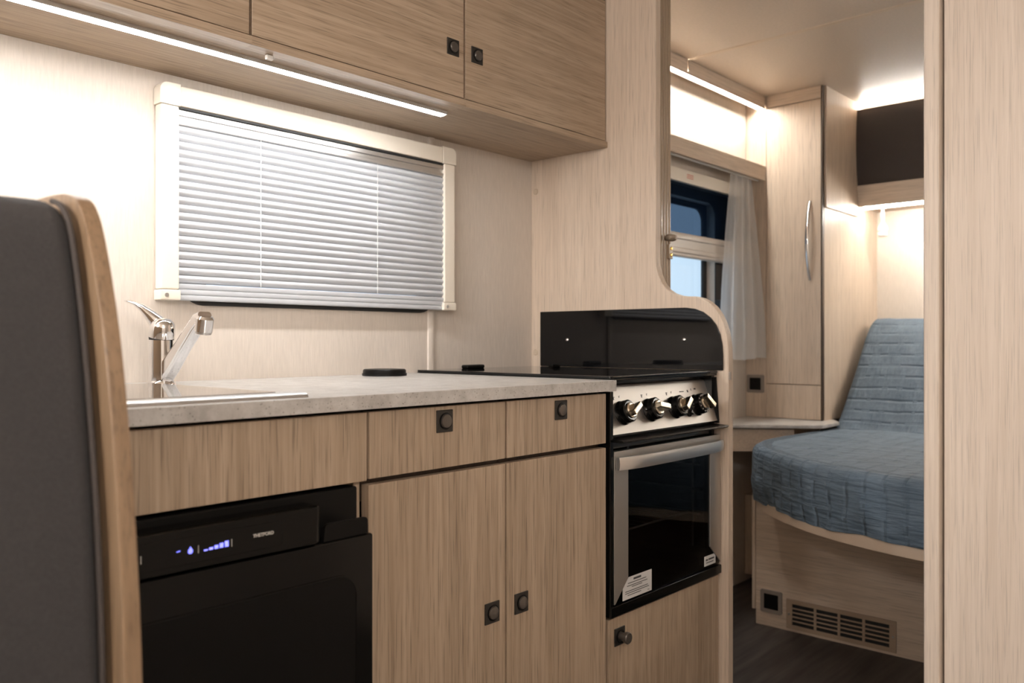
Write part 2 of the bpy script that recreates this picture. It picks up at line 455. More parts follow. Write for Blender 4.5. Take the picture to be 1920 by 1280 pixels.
for zc in (H+0.228, H+0.245):
    b = bm_new(); lathe(b, [(0, 0.003), (0.0045, 0.002), (0.005, 0)], Matrix.Translation((1.944, 1.184, zc)) @ Matrix.Rotation(math.radians(90), 4, 'X'), 16)
    obj('brass_screw', b, 'brass', lp)

# ================================================================== KITCHEN BASE UNITS
FY = 1.000           # front plane of doors
def lock(parent, x, z, fy, pulled=False, s=0.018):
    pl = obj('lock_plate', box(bm_new(), x-s, x+s, fy-0.0022, fy+0.001, z-s, z+s, 0.0008, 1), 'bronze', parent)
    R = Matrix.Translation((x+0.001, fy-0.002, z)) @ Matrix.Rotation(math.radians(90), 4, 'X')
    h = 0.022 if pulled else 0.004
    b = bm_new(); lathe(b, [(0.0135, 0), (0.0138, 0.0012), (0.0122, 0.0016), (0.0118, 0.0004)], R, 28)
    obj('lock_ring', b, 'black_satin', parent if pl.parent is None else pl)
    b = bm_new()
    if pulled:
        lathe(b, [(0.0085, 0), (0.0085, h-0.010), (0.0118, h-0.008), (0.0122, h-0.002), (0.0105, h), (0, h+0.0005)], R, 28)
    else:
        lathe(b, [(0.0115, 0), (0.0115, 0.0025), (0.0105, 0.0042), (0.006, 0.0048), (0, 0.0049)], R, 28)
    obj('push_button', b, 'bronze_btn', pl)
    return pl

ZT = H-0.1035       # underside of the worktop + shadow gap
# fridge housing
t = thing('fridge_cabinet', 'oak fridge housing with wide plain fascia above black fridge', 'cabinet', (0.53, 1.28, 0))
bx('fascia', 'front_v', t, 0.3585, 0.7905, FY, FY+0.018, H-0.2065, ZT-0.001)
bx('side_panel', 'front_v', t, 0.3455, 0.3575, FY+0.004, WY-0.003, 0.0, ZT)
bx('pillar', 'front_v', t, 0.7745, 0.7865, FY+0.012, WY-0.003, 0.0, H-0.208)
bx('plinth', 'edge_dark', t, 0.358, 0.774, FY+0.05, FY+0.065, 0.0, 0.085)
# two drawer-and-door units
def base_unit(x0, x1, lk, lkd, label, gap_dark=True):
    t = thing('base_cabinet', label, 'cabinet', ((x0+x1)/2, 1.28, 0), 'drawer and door units under the worktop')
    b = bm_new()
    box(b, x0+0.0002, x0+0.0012, FY+0.021, WY-0.003, 0.09, ZT); box(b, x1-0.0012, x1-0.0002, FY+0.021, WY-0.003, 0.09, ZT)
    box(b, x0+0.0012, x1-0.0012, WY-0.012, WY-0.003, 0.09, ZT); box(b, x0+0.0012, x1-0.0012, FY+0.021, WY-0.012, 0.09, 0.105)
    box(b, x0+0.0012, x1-0.0012, FY+0.0205, FY+0.04, H-0.24, H-0.18)
    obj('carcass', b, 'edge_dark', t)
    dr = bx('drawer', 'front_v', t, x0+0.0036, x1-0.0020, FY, FY+0.018, H-0.2045, ZT-0.001, 0.0012)
    lock(dr, lk, H-0.1287, FY)
    do = bx('door', 'front_v', t, x0+0.0020, x1-0.0020, FY, FY+0.018, 0.095, H-0.2135, 0.0012)
    lock(do, lkd, H-0.4655, FY)
    bx('plinth', 'edge_dark', t, x0+0.001, x1-0.001, FY+0.05, FY+0.065, 0.0, 0.089)
    return t
base_unit(0.7915, 1.0962, 0.948, 1.060, 'oak unit with one drawer and one door beside the black fridge')
base_unit(1.0962, 1.3965, 1.249, 1.136, 'oak unit with one drawer and one door beside the oven')
# cooker housing
t = thing('cooker_cabinet', 'oak cabinet with single door under the oven', 'cabinet', (1.63, 1.28, 0))
do = bx('door', 'front_v', t, 1.4045, 1.8585, FY, FY+0.018, 0.095, H-0.5635, 0.0012)
lock(do, 1.441, H-0.604, FY, pulled=True)
b = bm_new(); box(b, 1.3968, 1.3975, FY+0.021, WY-0.003, 0.0, ZT); box(b, 1.3975, 1.8610, FY+0.021, WY-0.003, H-0.5745, H-0.5625); box(b, 1.8600, 1.8612, FY+0.004, WY-0.003, 0, H-0.5745)
obj('carcass', b, 'edge_dark', t)
bx('plinth', 'edge_dark', t, 1.398, 1.859, FY+0.05, FY+0.065, 0.0, 0.09)

# ---- worktop (cut away for the cooker)
b = bm_new(); box(b, 0.3450, 1.4120, 0.986, WY-0.001, H-0.0995, H-0.0780, 0.0012)
obj('worktop', b, 'counter', None, 'pale speckled stone-look worktop on the kitchen units', 'worktop')

# ---- sink with smoked glass lid
t = thing('sink', 'sink closed by a tinted glass lid with metal front rail', 'sink', (0.47, 1.22, H-0.078))
b = bm_new(); box(b, 0.352, 0.682, 1.052, 1.43, H-0.0779, H-0.0755, 0.001); obj('sink_rim', b, 'steel', t)
b = bm_new(); prism(b, rrect(0.356, 0.664, 1.040, 1.425, 0.006, 4), 'z', H-0.0750, H-0.0705, 0.0008); obj('glass_lid', b, 'glass_sink', t)
b = bm_new(); prism(b, [(1.008, H-0.0779), (1.010, H-0.0745), (1.016, H-0.0715), (1.026, H-0.0710), (1.0385, H-0.0715), (1.0385, H-0.0779)], 'x', 0.352, 0.694); obj('front_rail', b, 'alu', t)

# ---- mixer tap
FX, FYY, FZ = 0.709, 1.482, H-0.0779
t = thing('mixer_tap', 'chrome single-lever mixer tap behind the sink', 'tap', (FX, FYY, FZ))
T0 = Matrix.Translation((FX, FYY, FZ))
b = bm_new(); lathe(b, [(0, 0), (0.0245, 0), (0.0245, 0.003), (0.0225, 0.0065), (0.0212, 0.008), (0.0212, 0.080), (0.0205, 0.082), (0, 0.082)], T0, 40)
obj('tap_body', b, 'chrome', t)
TT = T0 @ Matrix.Translation((0, 0, 0.083)) @ Matrix.Rotation(math.radians(13), 4, 'X')
b = bm_new(); lathe(b, [(0, -0.006), (0.0205, -0.004), (0.0213, 0.0), (0.0213, 0.0026), (0, 0.0026)], TT, 40)
obj('seal_ring', b, 'rubber', t)
b = bm_new()
lathe(b, [(0.0218, 0.0025), (0.0222, 0.012), (0.0212, 0.022), (0.0185, 0.030), (0.012, 0.036), (0, 0.038)], TT, 40)
obj('lever_cap', b, 'chrome', t)
# lever: thick root sweeping up and back into a thin paddle
b = bm_new(); secs = []
path = [((0.002, 0.000, 0.098), 0.0150, 0.016), ((-0.006, 0.004, 0.112), 0.0145, 0.0145), ((-0.016, 0.011, 0.1255), 0.0125, 0.0105), ((-0.025, 0.019, 0.1375), 0.0110, 0.0070), ((-0.034, 0.027, 0.1455), 0.0100, 0.0045), ((-0.042, 0.034, 0.1490), 0.0085, 0.0032), ((-0.048, 0.039, 0.1500), 0.0050, 0.0020)]
for i, (p, w, h) in enumerate(path):
    p0 = Vector(path[max(i-1, 0)][0]); p1 = Vector(path[min(i+1, len(path)-1)][0])
    tg = (p1-p0).normalized(); side = Vector((0.63, 0.77, 0)); side = (side - tg*side.dot(tg)).normalized(); up = tg.cross(side)
    secs.append([Vector((FX, FYY, FZ)) + Vector(p) + side*w*math.cos(2*math.pi*k/16) + up*h*math.sin(2*math.pi*k/16) for k in range(16)])
loft(b, secs); obj('lever', b, 'chrome', t, smooth_ang=60)
# flat bar spout rising towards the sink
b = bm_new(); secs = []
path = [((0.004, -0.006, 0.020), 0.0125, 0.017), ((0.004, -0.03, 0.036), 0.0125, 0.0155), ((0.003, -0.075, 0.070), 0.0120, 0.0125), ((0.002, -0.118, 0.1015), 0.0125, 0.011), ((0.001, -0.140, 0.1145), 0.0135, 0.0115), ((0.0, -0.156, 0.118), 0.0120, 0.010)]
for i, (p, w, h) in enumerate(path):
    p0 = Vector(path[max(i-1, 0)][0]); p1 = Vector(path[min(i+1, len(path)-1)][0])
    tg = (p1-p0).normalized(); side = Vector((1, 0, 0)); up = side.cross(tg).normalized()
    c = Vector((FX, FYY, FZ)) + Vector(p)
    q = rrect(-w, w, -h, h, min(w, h)*0.55, 4)
    secs.append([c + side*a + up*e for a, e in q])
loft(b, secs); obj('spout', b, 'chrome', t, smooth_ang=50)
b = bm_new(); lathe(b, [(0, 0.126-0.022), (0.0115, 0.126-0.022), (0.0145, 0.126-0.0215), (0.0150, 0.126-0.006), (0.0152, 0.126), (0.012, 0.1305), (0, 0.1315)], T0 @ Matrix.Translation((0.0, -0.153, 0.105)) @ Matrix.Rotation(math.radians(12), 4, 'X') @ Matrix.Translation((0, 0, -0.115)), 32)
nz_ = obj('nozzle', b, 'chrome', t)
b = bm_new(); lathe(b, [(0.0105, 0.0), (0.013, 0.0), (0.013, 0.004), (0.0105, 0.004), (0.0105, 0.0)], T0 @ Matrix.Translation((0.0, -0.153, 0.105)) @ Matrix.Rotation(math.radians(12), 4, 'X') @ Matrix.Translation((0, 0, -0.0145)), 32)
obj('aerator', b, 'alu', nz_)

# ---- pop-up socket puck
t = thing('pop_up_socket', 'black round pop-up socket on the worktop by the wall', 'socket', (1.248, 1.515, H-0.078))
T1 = Matrix.Translation((1.248, 1.515, H-0.078))
b = bm_new(); lathe(b, [(0, 0), (0.0505, 0), (0.0510, 0.0055), (0.0485, 0.0065)], T1, 48); obj('flange', b, 'black_satin', t)
b = bm_new(); lathe(b, [(0.0490, 0.0060), (0.0490, 0.0125), (0.0465, 0.0150), (0.030, 0.0158), (0, 0.0158)], T1, 48); obj('cap', b, 'black_satin', t)

# ================================================================== FRIDGE
t = thing('fridge', 'black built-in fridge with blue lit display beside the oak doors', 'fridge', (0.565, 1.25, 0.09))
bx('fridge_body', 'black_satin', t, 0.3600, 0.7715, 0.998, 1.52, 0.09, H-0.2115, 0.003)
do = obj('fridge_door', box(bm_new(), 0.3600, 0.7725, 0.962, 0.9955, 0.10, H-0.2745, 0.004, 3), 'black_gloss', t)
b = bm_new(); prism(b, [(0.385, 0.14), (0.741, 0.14)] + arc(0.741-0.03, H-0.325-0.03, 0.03, 0, 90, 8) + [(0.385, H-0.325)], 'y', 0.9612, 0.9650, 0.0008)
obj('door_panel', b, 'black_satin', do)
b = bm_new()
prism(b, [(0.735, 0.14), (0.7425, 0.14)] + arc(0.7425-0.033, H-0.3235-0.033, 0.033, 0, 90, 8) + [(0.385, H-0.3235), (0.385, H-0.3255)] + list(reversed(arc(0.741-0.0315, H-0.3235-0.0335, 0.0315, 0, 90, 8))), 'y', 0.9606, 0.9622)
obj('panel_bead', b, 'black_gloss', do)
# latch on the door top
b = bm_new(); prism(b, [(0.688, H-0.274)] + arc(0.696, H-0.256, 0.006, 180, 90, 5) + arc(0.758, H-0.256, 0.006, 90, 0, 5) + [(0.764, H-0.274)], 'y', 0.964, 0.970, 0.001)
obj('latch', b, 'black_satin', t)
# control panel
cp = obj('control_panel', prism(bm_new(), [(0.3600, 0.998), (0.3600, 0.955), (0.672, 0.955)] + arc(0.671, 0.962, 0.007, -90, 0, 5) + [(0.678, 0.998)], 'z', H-0.2705, H-0.2215, 0.002), 'black_gloss', t)
b = bm_new(); prism(b, [(0.3600, H-0.263), (0.612, H-0.263)] + arc(0.612, H-0.258, 0.005, -90, 0, 4) + arc(0.612, H-0.236, 0.005, 0, 90, 4) + [(0.3600, H-0.231)], 'y', 0.9540, 0.9555, 0.0005)
dp = obj('display_panel', b, 'black_gloss', cp)
DY = 0.9536
def dq(name, x0, x1, z0, z1, mat):
    return obj(name, box(bm_new(), x0, x1, DY, DY+0.0006, z0, z1), mat, dp)
zc = H-0.2475
for i in range(5):
    xx = 0.5085 + i*0.0068
    dq('level_bar', xx, xx+0.0050, zc-0.0035, zc-0.0035+0.0016+0.0014*i, 'blue_led')
b = bm_new(); prism(b, [(0.4915, zc+0.005), (0.4945, zc+0.0005), (0.4945, zc-0.002), (0.4930, zc-0.0035), (0.4900, zc-0.0035), (0.4885, zc-0.002), (0.4885, zc+0.0005)], 'y', DY, DY+0.0006)
obj('flame_symbol', b, 'blue_led', dp)
b = bm_new(); prism(b, [(0.4745, zc+0.0018), (0.4790, zc+0.0026), (0.4790, zc+0.0016), (0.4745, zc+0.0008)], 'y', DY, DY+0.0006)
obj('mode_symbol', b, 'blue_led', dp)
for xx in (0.5015, 0.5450, 0.4325): dq('divider_mark', xx-0.0004, xx+0.0004, zc-0.0045, zc+0.0045, 'white_ink')
b = bm_new(); prism(b, [(0.4185, zc+0.005), (0.4197, zc+0.005), (0.4225, zc), (0.4197, zc-0.005), (0.4185, zc-0.005), (0.4211, zc)], 'y', DY, DY+0.0006)
obj('arrow_symbol', b, 'white_ink', dp)
text_mesh('brand_lettering', 'THETFORD', 0.0058, 'white_ink', dp, (0.589, DY, H-0.2445), bold=0.00012)

# ================================================================== COOKER
t = thing('cooker', 'steel and black built-in oven with four knobs and glass-topped hob', 'cooker', (1.63, 1.27, H-0.56))
CX0, CX1 = 1.4005, 1.8590
b = bm_new()
y0, y1, zb, zt = 1.012, 1.52, H-0.558, H-0.082
box(b, CX0, CX0+0.018, y0, y1, zb, H-0.1015); box(b, CX1-0.012, CX1, y0, y1, zb, zt)
box(b, CX0+0.018, CX1-0.012, y1-0.01, y1, zb, zt); box(b, CX0+0.018, CX1-0.012, y0, y1-0.01, zb, zb+0.02)
box(b, CX0+0.018, CX1-0.012, 1.045, y1-0.01, zt-0.10, zt); box(b, CX0+0.018, CX1-0.012, y0+0.004, 1.045, H-0.222, H-0.192)
obj('oven_body', b, 'black_enamel', t)
b = bm_new(); box(b, CX0, CX1, 0.992, 1.012, zb, H-0.537, 0.002); box(b, CX0, CX0+0.011, 0.994, 1.012, H-0.537, H-0.1015, 0.001); obj('front_frame', b, 'black_gloss', t)
b = bm_new(); prism(b, [(1.412, H-0.192), (1.858, H-0.192), (1.858, H-0.1), (1.855, H-0.09)], 'y', 1.046, 1.05); b.free()
# side cheek of the sloping panel
b = bm_new(); prism(b, [(0.998, H-0.196), (1.046, H-0.196), (1.046, H-0.086), (1.006, H-0.086)], 'x', 1.8555, 1.8598); obj('side_cheek', b, 'black_satin', t)
# sloping control panel
b = bm_new(); prism(b, [(1.000, H-0.1905), (1.031, H-0.0985), (1.0345, H-0.0925), (1.045, H-0.090), (1.045, H-0.1905)], 'x', 1.4135, 1.8550, 0.001)
cp = obj('control_panel', b, 'steel', t)
pn = Vector((0, -0.9477, 0.3193)); pu = Vector((0, 0.3193, 0.9477)); px_ = Vector((1, 0, 0))
def panel_pt(x, z):    # point on the sloping face at height z
    f = (z - (H-0.1905)) / (0.092)
    return Vector((x, 1.000 + 0.031*f, z))
for i, (kx, ang) in enumerate(((1.470, 28), (1.5755, -12), (1.6770, 35), (1.7750, -48))):
    c = panel_pt(kx, H-0.150)
    F = Matrix(((px_.x, pu.x, pn.x, c.x), (px_.y, pu.y, pn.y, c.y), (px_.z, pu.z, pn.z, c.z), (0, 0, 0, 1)))
    # local x = right, y = up the panel, z = out (x cross up gives -n, handled by normals recalculation)
    b = bm_new(); lathe(b, [(0, -0.001), (0.0255, 0), (0.0260, 0.003), (0.0225, 0.008), (0.0225, 0.011), (0.0245, 0.0125), (0.0235, 0.022), (0.0205, 0.0245), (0, 0.0245)], F, 36)
    kb = obj('knob', b, 'black_gloss', t)
    b = bm_new(); lathe(b, [(0.0165, 0.0235), (0.0165, 0.0275), (0.0140, 0.0295), (0, 0.0295)], F, 32)
    obj('knob_ring', b, 'steel_knob', kb)
    b = bm_new(); box(b, -0.0185, 0.0185, -0.0062, 0.0062, 0.029, 0.0445, 0.002)
    b.transform(F @ Matrix.Rotation(math.radians(ang), 4, 'Z')); bmesh.ops.recalc_face_normals(b, faces=b.faces[:])
    obj('knob_grip', b, 'steel_knob', kb)
    if i == 3:
        b = bm_new()
        for k in range(7):
            a = math.radians(150 + k*24)
            bb = box(bm_new(), 0.0198, 0.0228, -0.0010, 0.0010, 0.0243, 0.0249)
            bb.transform(F @ Matrix.Rotation(a, 4, 'Z')); me = bpy.data.meshes.new('m'); bb.to_mesh(me); bb.free(); b.from_mesh(me); bpy.data.meshes.remove(me)
        obj('temperature_marks', b, 'white_ink', kb)
c = panel_pt(1.731, H-0.166)
F = Matrix(((px_.x, pu.x, pn.x, c.x), (px_.y, pu.y, pn.y, c.y), (px_.z, pu.z, pn.z, c.z), (0, 0, 0, 1)))
b = bm_new(); lathe(b, [(0, -0.001), (0.0085, 0), (0.0085, 0.004), (0.0062, 0.006), (0.0062, 0.013), (0.005, 0.0145), (0, 0.0148)], F, 24); obj('igniter_button', b, 'black_gloss', t)
b = bm_new()
def mark(x, z, w, h):
    c = panel_pt(x, z)
    F = Matrix(((px_.x, pu.x, pn.x, c.x), (px_.y, pu.y, pn.y, c.y), (px_.z, pu.z, pn.z, c.z), (0, 0, 0, 1)))
    bb = box(bm_new(), -w, w, -h, h, -0.0002, 0.0004); bb.transform(F); bmesh.ops.recalc_face_normals(bb, faces=bb.faces[:])
    me = bpy.data.meshes.new('m'); bb.to_mesh(me); bb.free(); b.from_mesh(me); bpy.data.meshes.remove(me)
for kx in (1.470, 1.5755, 1.677):
    mark(kx-0.016, H-0.1185, 0.0018, 0.0034); mark(kx-0.013, H-0.1165, 0.0022, 0.0007); mark(kx+0.005, H-0.1165, 0.0008, 0.0022); mark(kx+0.007, H-0.1148, 0.0014, 0.0006)
mark(1.728, H-0.1165, 0.010, 0.0010); mark(1.755, H-0.1165, 0.0028, 0.0028); mark(1.772, H-0.1135, 0.0010, 0.0024); mark(1.790, H-0.1125, 0.0045, 0.0018)
obj('panel_symbols', b, 'ink', cp, kind='stuff')
# drip rail
b = bm_new(); prism(b, [(0.972, H-0.2030), (0.975, H-0.2005), (1.010, H-0.1985), (1.010, H-0.2045), (0.976, H-0.2055)], 'x', 1.4160, 1.8600); obj('drip_rail', b, 'black_satin', t)
# oven door
DX0, DX1, DZ0, DZ1 = 1.4145, 1.8560, H-0.5345, H-0.2235
od = obj('oven_door', box(bm_new(), DX0, DX1, 0.9965, 1.0035, DZ0, DZ1, 0.001), 'glass_oven', t)
b = bm_new(); prism(b, [(DX0, DZ0), (DX0, DZ1), (DX1, DZ1), (DX1, DZ0), (1.80, DZ0), (1.80, DZ0+0.045), (1.80, H-0.262), (1.468, H-0.262), (1.468, DZ0+0.045), (1.468, DZ0)], 'y', 1.0040, 1.0075)
box(b, 1.468, 1.80, 1.0040, 1.0075, DZ0, DZ0+0.045)
obj('door_backing', b, 'black_enamel', od)
b = bm_new(); prism(b, [(DX0, DZ1), (DX1, DZ1), (DX1, H-0.255), (DX0, H-0.255)], 'y', 0.9935, 0.9970, 0.0006)
prism(b, [(DX0, H-0.2552), (1.4645, H-0.2552), (1.4645, H-0.488), (DX0+0.004, H-0.5335), (DX0, H-0.5335)], 'y', 0.9935, 0.9970, 0.0006)
prism(b, [(DX1, H-0.2552), (DX1, H-0.530), (DX1-0.006, H-0.525), (1.8060, H-0.485), (1.8060, H-0.2552)], 'y', 0.9935, 0.9970, 0.0006)
obj('door_frame', b, 'steel', od)
# bowed bar handle
b = bm_new(); secs = []
for i in range(25):
    f = i/24; x = DX0+0.004 + f*(DX1-DX0-0.006)
    bow = 0.013*(1-(2*f-1)**6); sag = 0.0
    yc = 0.9875 - bow
    secs.append([Vector((x, yc+0.003*math.cos(q)*1.6, H-0.2480+0.0130*max(-1, min(1, 1.25*math.sin(q))))) for q in [2*math.pi*k/14 for k in range(14)]])
loft(b, secs); obj('door_handle', b, 'alu', od, smooth_ang=50)
# warning stickers
def sticker(x0, x1, z0, z1, lines):
    s_ = obj('sticker', box(bm_new(), x0, x1, 0.9957, 0.9966, z0, z1), 'paper', od)
    b = bm_new()
    for (a, e, zz, h) in lines:
        box(b, x0+(x1-x0)*a, x0+(x1-x0)*e, 0.9954, 0.9958, z0+(z1-z0)*zz-h/2, z0+(z1-z0)*zz+h/2)
    obj('print', b, 'ink', s_)
sticker(1.4475, 1.5560, H-0.5335, H-0.4885, [(0.36, 0.62, 0.86, 0.0042), (0.17, 0.80, 0.72, 0.0014), (0.14, 0.84, 0.60, 0.0014), (0.30, 0.66, 0.52, 0.0014), (0.08, 0.86, 0.36, 0.0014), (0.08, 0.90, 0.27, 0.0014), (0.16, 0.62, 0.17, 0.0014), (0.85, 0.91, 0.10, 0.0010)])
sticker(1.7830, 1.8360, H-0.5290, H-0.5060, [(0.12, 0.30, 0.60, 0.004), (0.36, 0.86, 0.62, 0.004), (0.15, 0.8, 0.3, 0.002)])
# oven shelf runners and wire shelf
for xx in (CX0+0.022, CX1-0.018):
    b = bm_new()
    for zz in (H-0.30, H-0.36, H-0.42):
        tube(b, [(xx, 1.04, zz), (xx, 1.45, zz)], 0.0025, 8)
    for yy in (1.06, 1.25, 1.43):
        tube(b, [(xx, yy, H-0.27), (xx, yy, H-0.50)], 0.0025, 8)
    obj('shelf_runner', b, 'alu', t)
b = bm_new()
for yy in (1.07, 1.42): tube(b, [(CX0+0.026, yy, H-0.418), (CX1-0.022, yy, H-0.418)], 0.003, 8)
for i in range(12):
    xx = CX0+0.03 + i*(CX1-CX0-0.056)/11; tube(b, [(xx, 1.07, H-0.415), (xx, 1.42, H-0.415)], 0.0016, 6)
obj('wire_shelf', b, 'alu', t)
# hob lid
b = bm_new(); prism(b, rrect(1.4130, 1.8590, 1.000, 1.592, 0.008, 5), 'z', H-0.0760, H-0.0705, 0.0012); hl = obj('hob_lid', b, 'black_glass', t)
b = bm_new(); box(b, 1.414, 1.858, 1.004, 1.590, H-0.0818, H-0.0762, 0.001); obj('hob_tray', b, 'black_gloss', t)
b = bm_new(); box(b, 1.562, 1.628, 1.560, 1.585, H-0.0706, H-0.061, 0.004, 3); obj('lid_hinge', b, 'black_satin', hl)
b = bm_new(); box(b, 1.765, 1.797, 1.440, 1.456, H-0.0706, H-0.062, 0.002); obj('lid_stop', b, 'black_gloss', hl)
# end cap at the hob corner
bx('corner_cap', 'grey_plate', t, 1.8600, 1.8640, 0.9690, 0.9745, H-0.092, H-0.073, 0.001)

# ---- black glass splash panel
poly = [(1.562, H-0.0695), (1.562, H+0.0845), (1.090, H+0.0845)] + [(1.064, H+0.081), (1.041, H+0.0725), (1.021, H+0.058), (1.006, H+0.040), (0.996, H+0.018), (0.990, H-0.008), (0.9885, H-0.035), (0.9885, H-0.0695)]
t = thing('splash_panel', 'black glass splash panel with curved corner above the hob', 'splash panel', (1.858, 1.27, H-0.0695))
b = bm_new(); prism(b, poly, 'x', 1.8570, 1.8618, 0.0006); obj('glass', b, 'black_glass', t)
for yy in (1.463, 1.0935):
    b = bm_new(); lathe(b, [(0, 0.0032), (0.0028, 0.0028), (0.0046, 0.0014), (0.005, 0)], Matrix.Translation((1.8570, yy, H+0.0042)) @ Matrix.Rotation(-math.pi/2, 4, 'Y'), 20)
    obj('screw', b, 'chrome', t)

# ================================================================== WALL CABINETS
UY = 1.334
def wall_unit(x0, x1, lkx, label):
    t = thing('wall_cabinet', label, 'cabinet', ((x0+x1)/2, 1.47, H+0.519), 'wall cabinets over the worktop')
    bx('bottom_panel', 'front_h', t, x0, x1, UY-0.004, WY-0.001, H+0.519, H+0.5345, 0.0)
    b = bm_new()
    box(b, x0, x0+0.012, UY+0.020, WY-0.001, H+0.5348, CZ-0.005); box(b, x1-0.012, x1, UY+0.020, WY-0.001, H+0.5348, CZ-0.005); box(b, x0+0.012, x1-0.012, WY-0.013, WY-0.001, H+0.5348, CZ-0.005)
    obj('carcass', b, 'edge_dark', t)
    do = bx('door', 'front_h', t, x0+0.0028, x1-0.0028, UY, UY+0.018, H+0.5375, H+0.9125, 0.0015)
    if lkx: lock(do, lkx, H+0.642, UY)
    bx('top_fascia', 'front_h', t, x0, x1, UY, UY+0.018, H+0.9155, CZ-0.001, 0.0008)
wall_unit(1.3265, 1.8605, 1.365, 'oak wall cabinet touching the tall light oak partition')
wall_unit(0.7990, 1.3265, 1.290, 'oak wall cabinet directly above the middle of the silver blind')
wall_unit(0.2715, 0.7990, None, 'oak wall cabinet above the mixer tap and sink')
wall_unit(-0.2560, 0.2715, None, 'oak wall cabinet above the bench seat')
# LED strip under them
t = thing('led_strip_light', 'long bright LED strip under the wall cabinets', 'light strip', (0.6, 1.40, H+0.51))
b = bm_new(); prism(b, [(1.3875, H+0.5189), (1.3880, H+0.5125), (1.3895, H+0.5115), (1.3895, H+0.5189)], 'x', -0.20, 1.322); prism(b, [(1.4125, H+0.5189), (1.4125, H+0.5115), (1.4140, H+0.5125), (1.4145, H+0.5189)], 'x', -0.20, 1.322)
box(b, 1.3220, 1.3250, 1.3875, 1.4145, H+0.5110, H+0.5189)
obj('housing', b, 'alu', t)
b = bm_new(); prism(b, [(1.3900, H+0.5180), (1.3900, H+0.5115), (1.395, H+0.5098), (1.407, H+0.5098), (1.4120, H+0.5115), (1.4120, H+0.5180)], 'x', -0.20, 1.3215); obj('diffuser', b, 'led', t)
# small catch / sensor under the cabinet
b = bm_new(); box(b, 0.842, 0.856, 1.352, 1.360, H+0.5100, H+0.5189, 0.002); obj('motion_sensor', b, 'white', None, 'tiny white sensor under the wall cabinets beside the LED strip', 'sensor')

# ================================================================== KITCHEN WINDOW + BLIND
w = thing('window_1', 'kitchen window with dark gasket behind the silver blind', 'window', (1.14, WY, H+0.1)); w['kind'] = 'structure'; del w['category']
b = bm_new()
o_ = rrect(0.800, 1.478, H+0.072, H+0.45, 0.05, 6); i_ = rrect(0.835, 1.445, H+0.110, H+0.415, 0.035, 6)
def ring(bm, A, B, axis, a0, a1):
    def P(p, a): return {'x': (a, p[0], p[1]), 'y': (p[0], a, p[1])}[axis]
    n = len(A)
    va, vb = [bm.verts.new(P(p, a0)) for p in A], [bm.verts.new(P(p, a0)) for p in B]
    vc, vd = [bm.verts.new(P(p, a1)) for p in A], [bm.verts.new(P(p, a1)) for p in B]
    fs = []
    for k in range(n):
        j = (k+1) % n
        for q in ((va[k], va[j], vb[j], vb[k]), (vc[k], vd[k], vd[j], vc[j]), (va[k], vc[k], vc[j], va[j]), (vb[k], vb[j], vd[j], vd[k])):
            fs.append(bm.faces.new(q))
    bmesh.ops.recalc_face_normals(bm, faces=fs)
    return bm
ring(b, o_, i_, 'y', WY-0.006, WY-0.0005); obj('gasket', b, 'rubber', w)
b = bm_new(); box(b, 0.831, 1.449, WY+0.012, WY+0.018, H+0.106, H+0.419); obj('pane', b, 'pane', w)

t = thing('window_blind', 'closed silver slatted blind in a cream frame over the kitchen window', 'blind', (1.14, 1.585, H+0.08))
BYF = 1.572
bx('head_rail', 'cream', t, 0.790, 1.487, BYF, WY-0.001, H+0.4545, H+0.4945, 0.004)
bx('side_rail', 'cream', t, 0.7515, 0.7885, BYF, WY-0.001, H+0.100, H+0.4540, 0.004)
bx('side_rail', 'cream', t, 1.4920, 1.5290, BYF, WY-0.001, H+0.100, H+0.4540, 0.004)
for s, (xa, xb) in ((-1, (0.7490, 0.7905)), (1, (1.4865, 1.5315))):
    b = bm_new()
    if s < 0: pl = [(xb, H+0.4535), (xb, H+0.4965)] + arc(xa+0.016, H+0.4965-0.016, 0.016, 90, 180, 6) + [(xa, H+0.4535)]
    else: pl = [(xa, H+0.4535), (xb, H+0.4535)] + arc(xb-0.016, H+0.4965-0.016, 0.016, 0, 90, 6) + [(xa, H+0.4965)]
    prism(b, pl, 'y', BYF-0.0020, WY-0.001, 0.002); obj('corner_cap', b, 'cream', t)
    fb = obj('foot_cap', box(bm_new(), xa, xb-0.0005, BYF-0.003, WY-0.001, H+0.0795, H+0.0995, 0.003), 'cream', t)
    b = bm_new(); lathe(b, [(0, 0.002), (0.004, 0.0018), (0.0042, 0)], Matrix.Translation((xa+0.012, BYF-0.003, H+0.089)) @ Matrix.Rotation(math.radians(90), 4, 'X'), 16); obj('screw', b, 'alu', fb)
SX0, SX1 = 0.7890, 1.4915
def fluted(z0, z1, yf, n, amp):
    pts = []
    for k in range(n):
        za, zb_ = z0+(z1-z0)*k/n, z0+(z1-z0)*(k+1)/n
        for q in range(5):
            a = math.pi*q/4; pts.append((yf-amp*math.sin(a), za+(zb_-za)*(0.5-0.5*math.cos(a))*0.96))
    pts += [(yf+0.010, z1), (yf+0.010, z0)]
    return pts
b = bm_new(); prism(b, [(BYF+0.016, H+0.4195), (BYF+0.007, H+0.4195), (BYF+0.0045, H+0.4215), (BYF+0.0045, H+0.4285), (BYF+0.0085, H+0.4300), (BYF+0.0085, H+0.4370), (BYF+0.0045, H+0.4385), (BYF+0.0045, H+0.4475), (BYF+0.007, H+0.4500), (BYF+0.016, H+0.4500)], 'x', SX0, SX1); obj('top_rail', b, 'alu', t)
b = bm_new(); box(b, SX0, SX1, BYF+0.004, BYF+0.014, H+0.4503, H+0.4543); obj('gap_shade_strip', b, 'rubber', t)  # dark strip standing in for the shade in the gap under the head rail
b = bm_new(); prism(b, fluted(H+0.0800, H+0.1130, BYF+0.0070, 3, 0.003), 'x', SX0, SX1); obj('bottom_rail', b, 'slat', t)
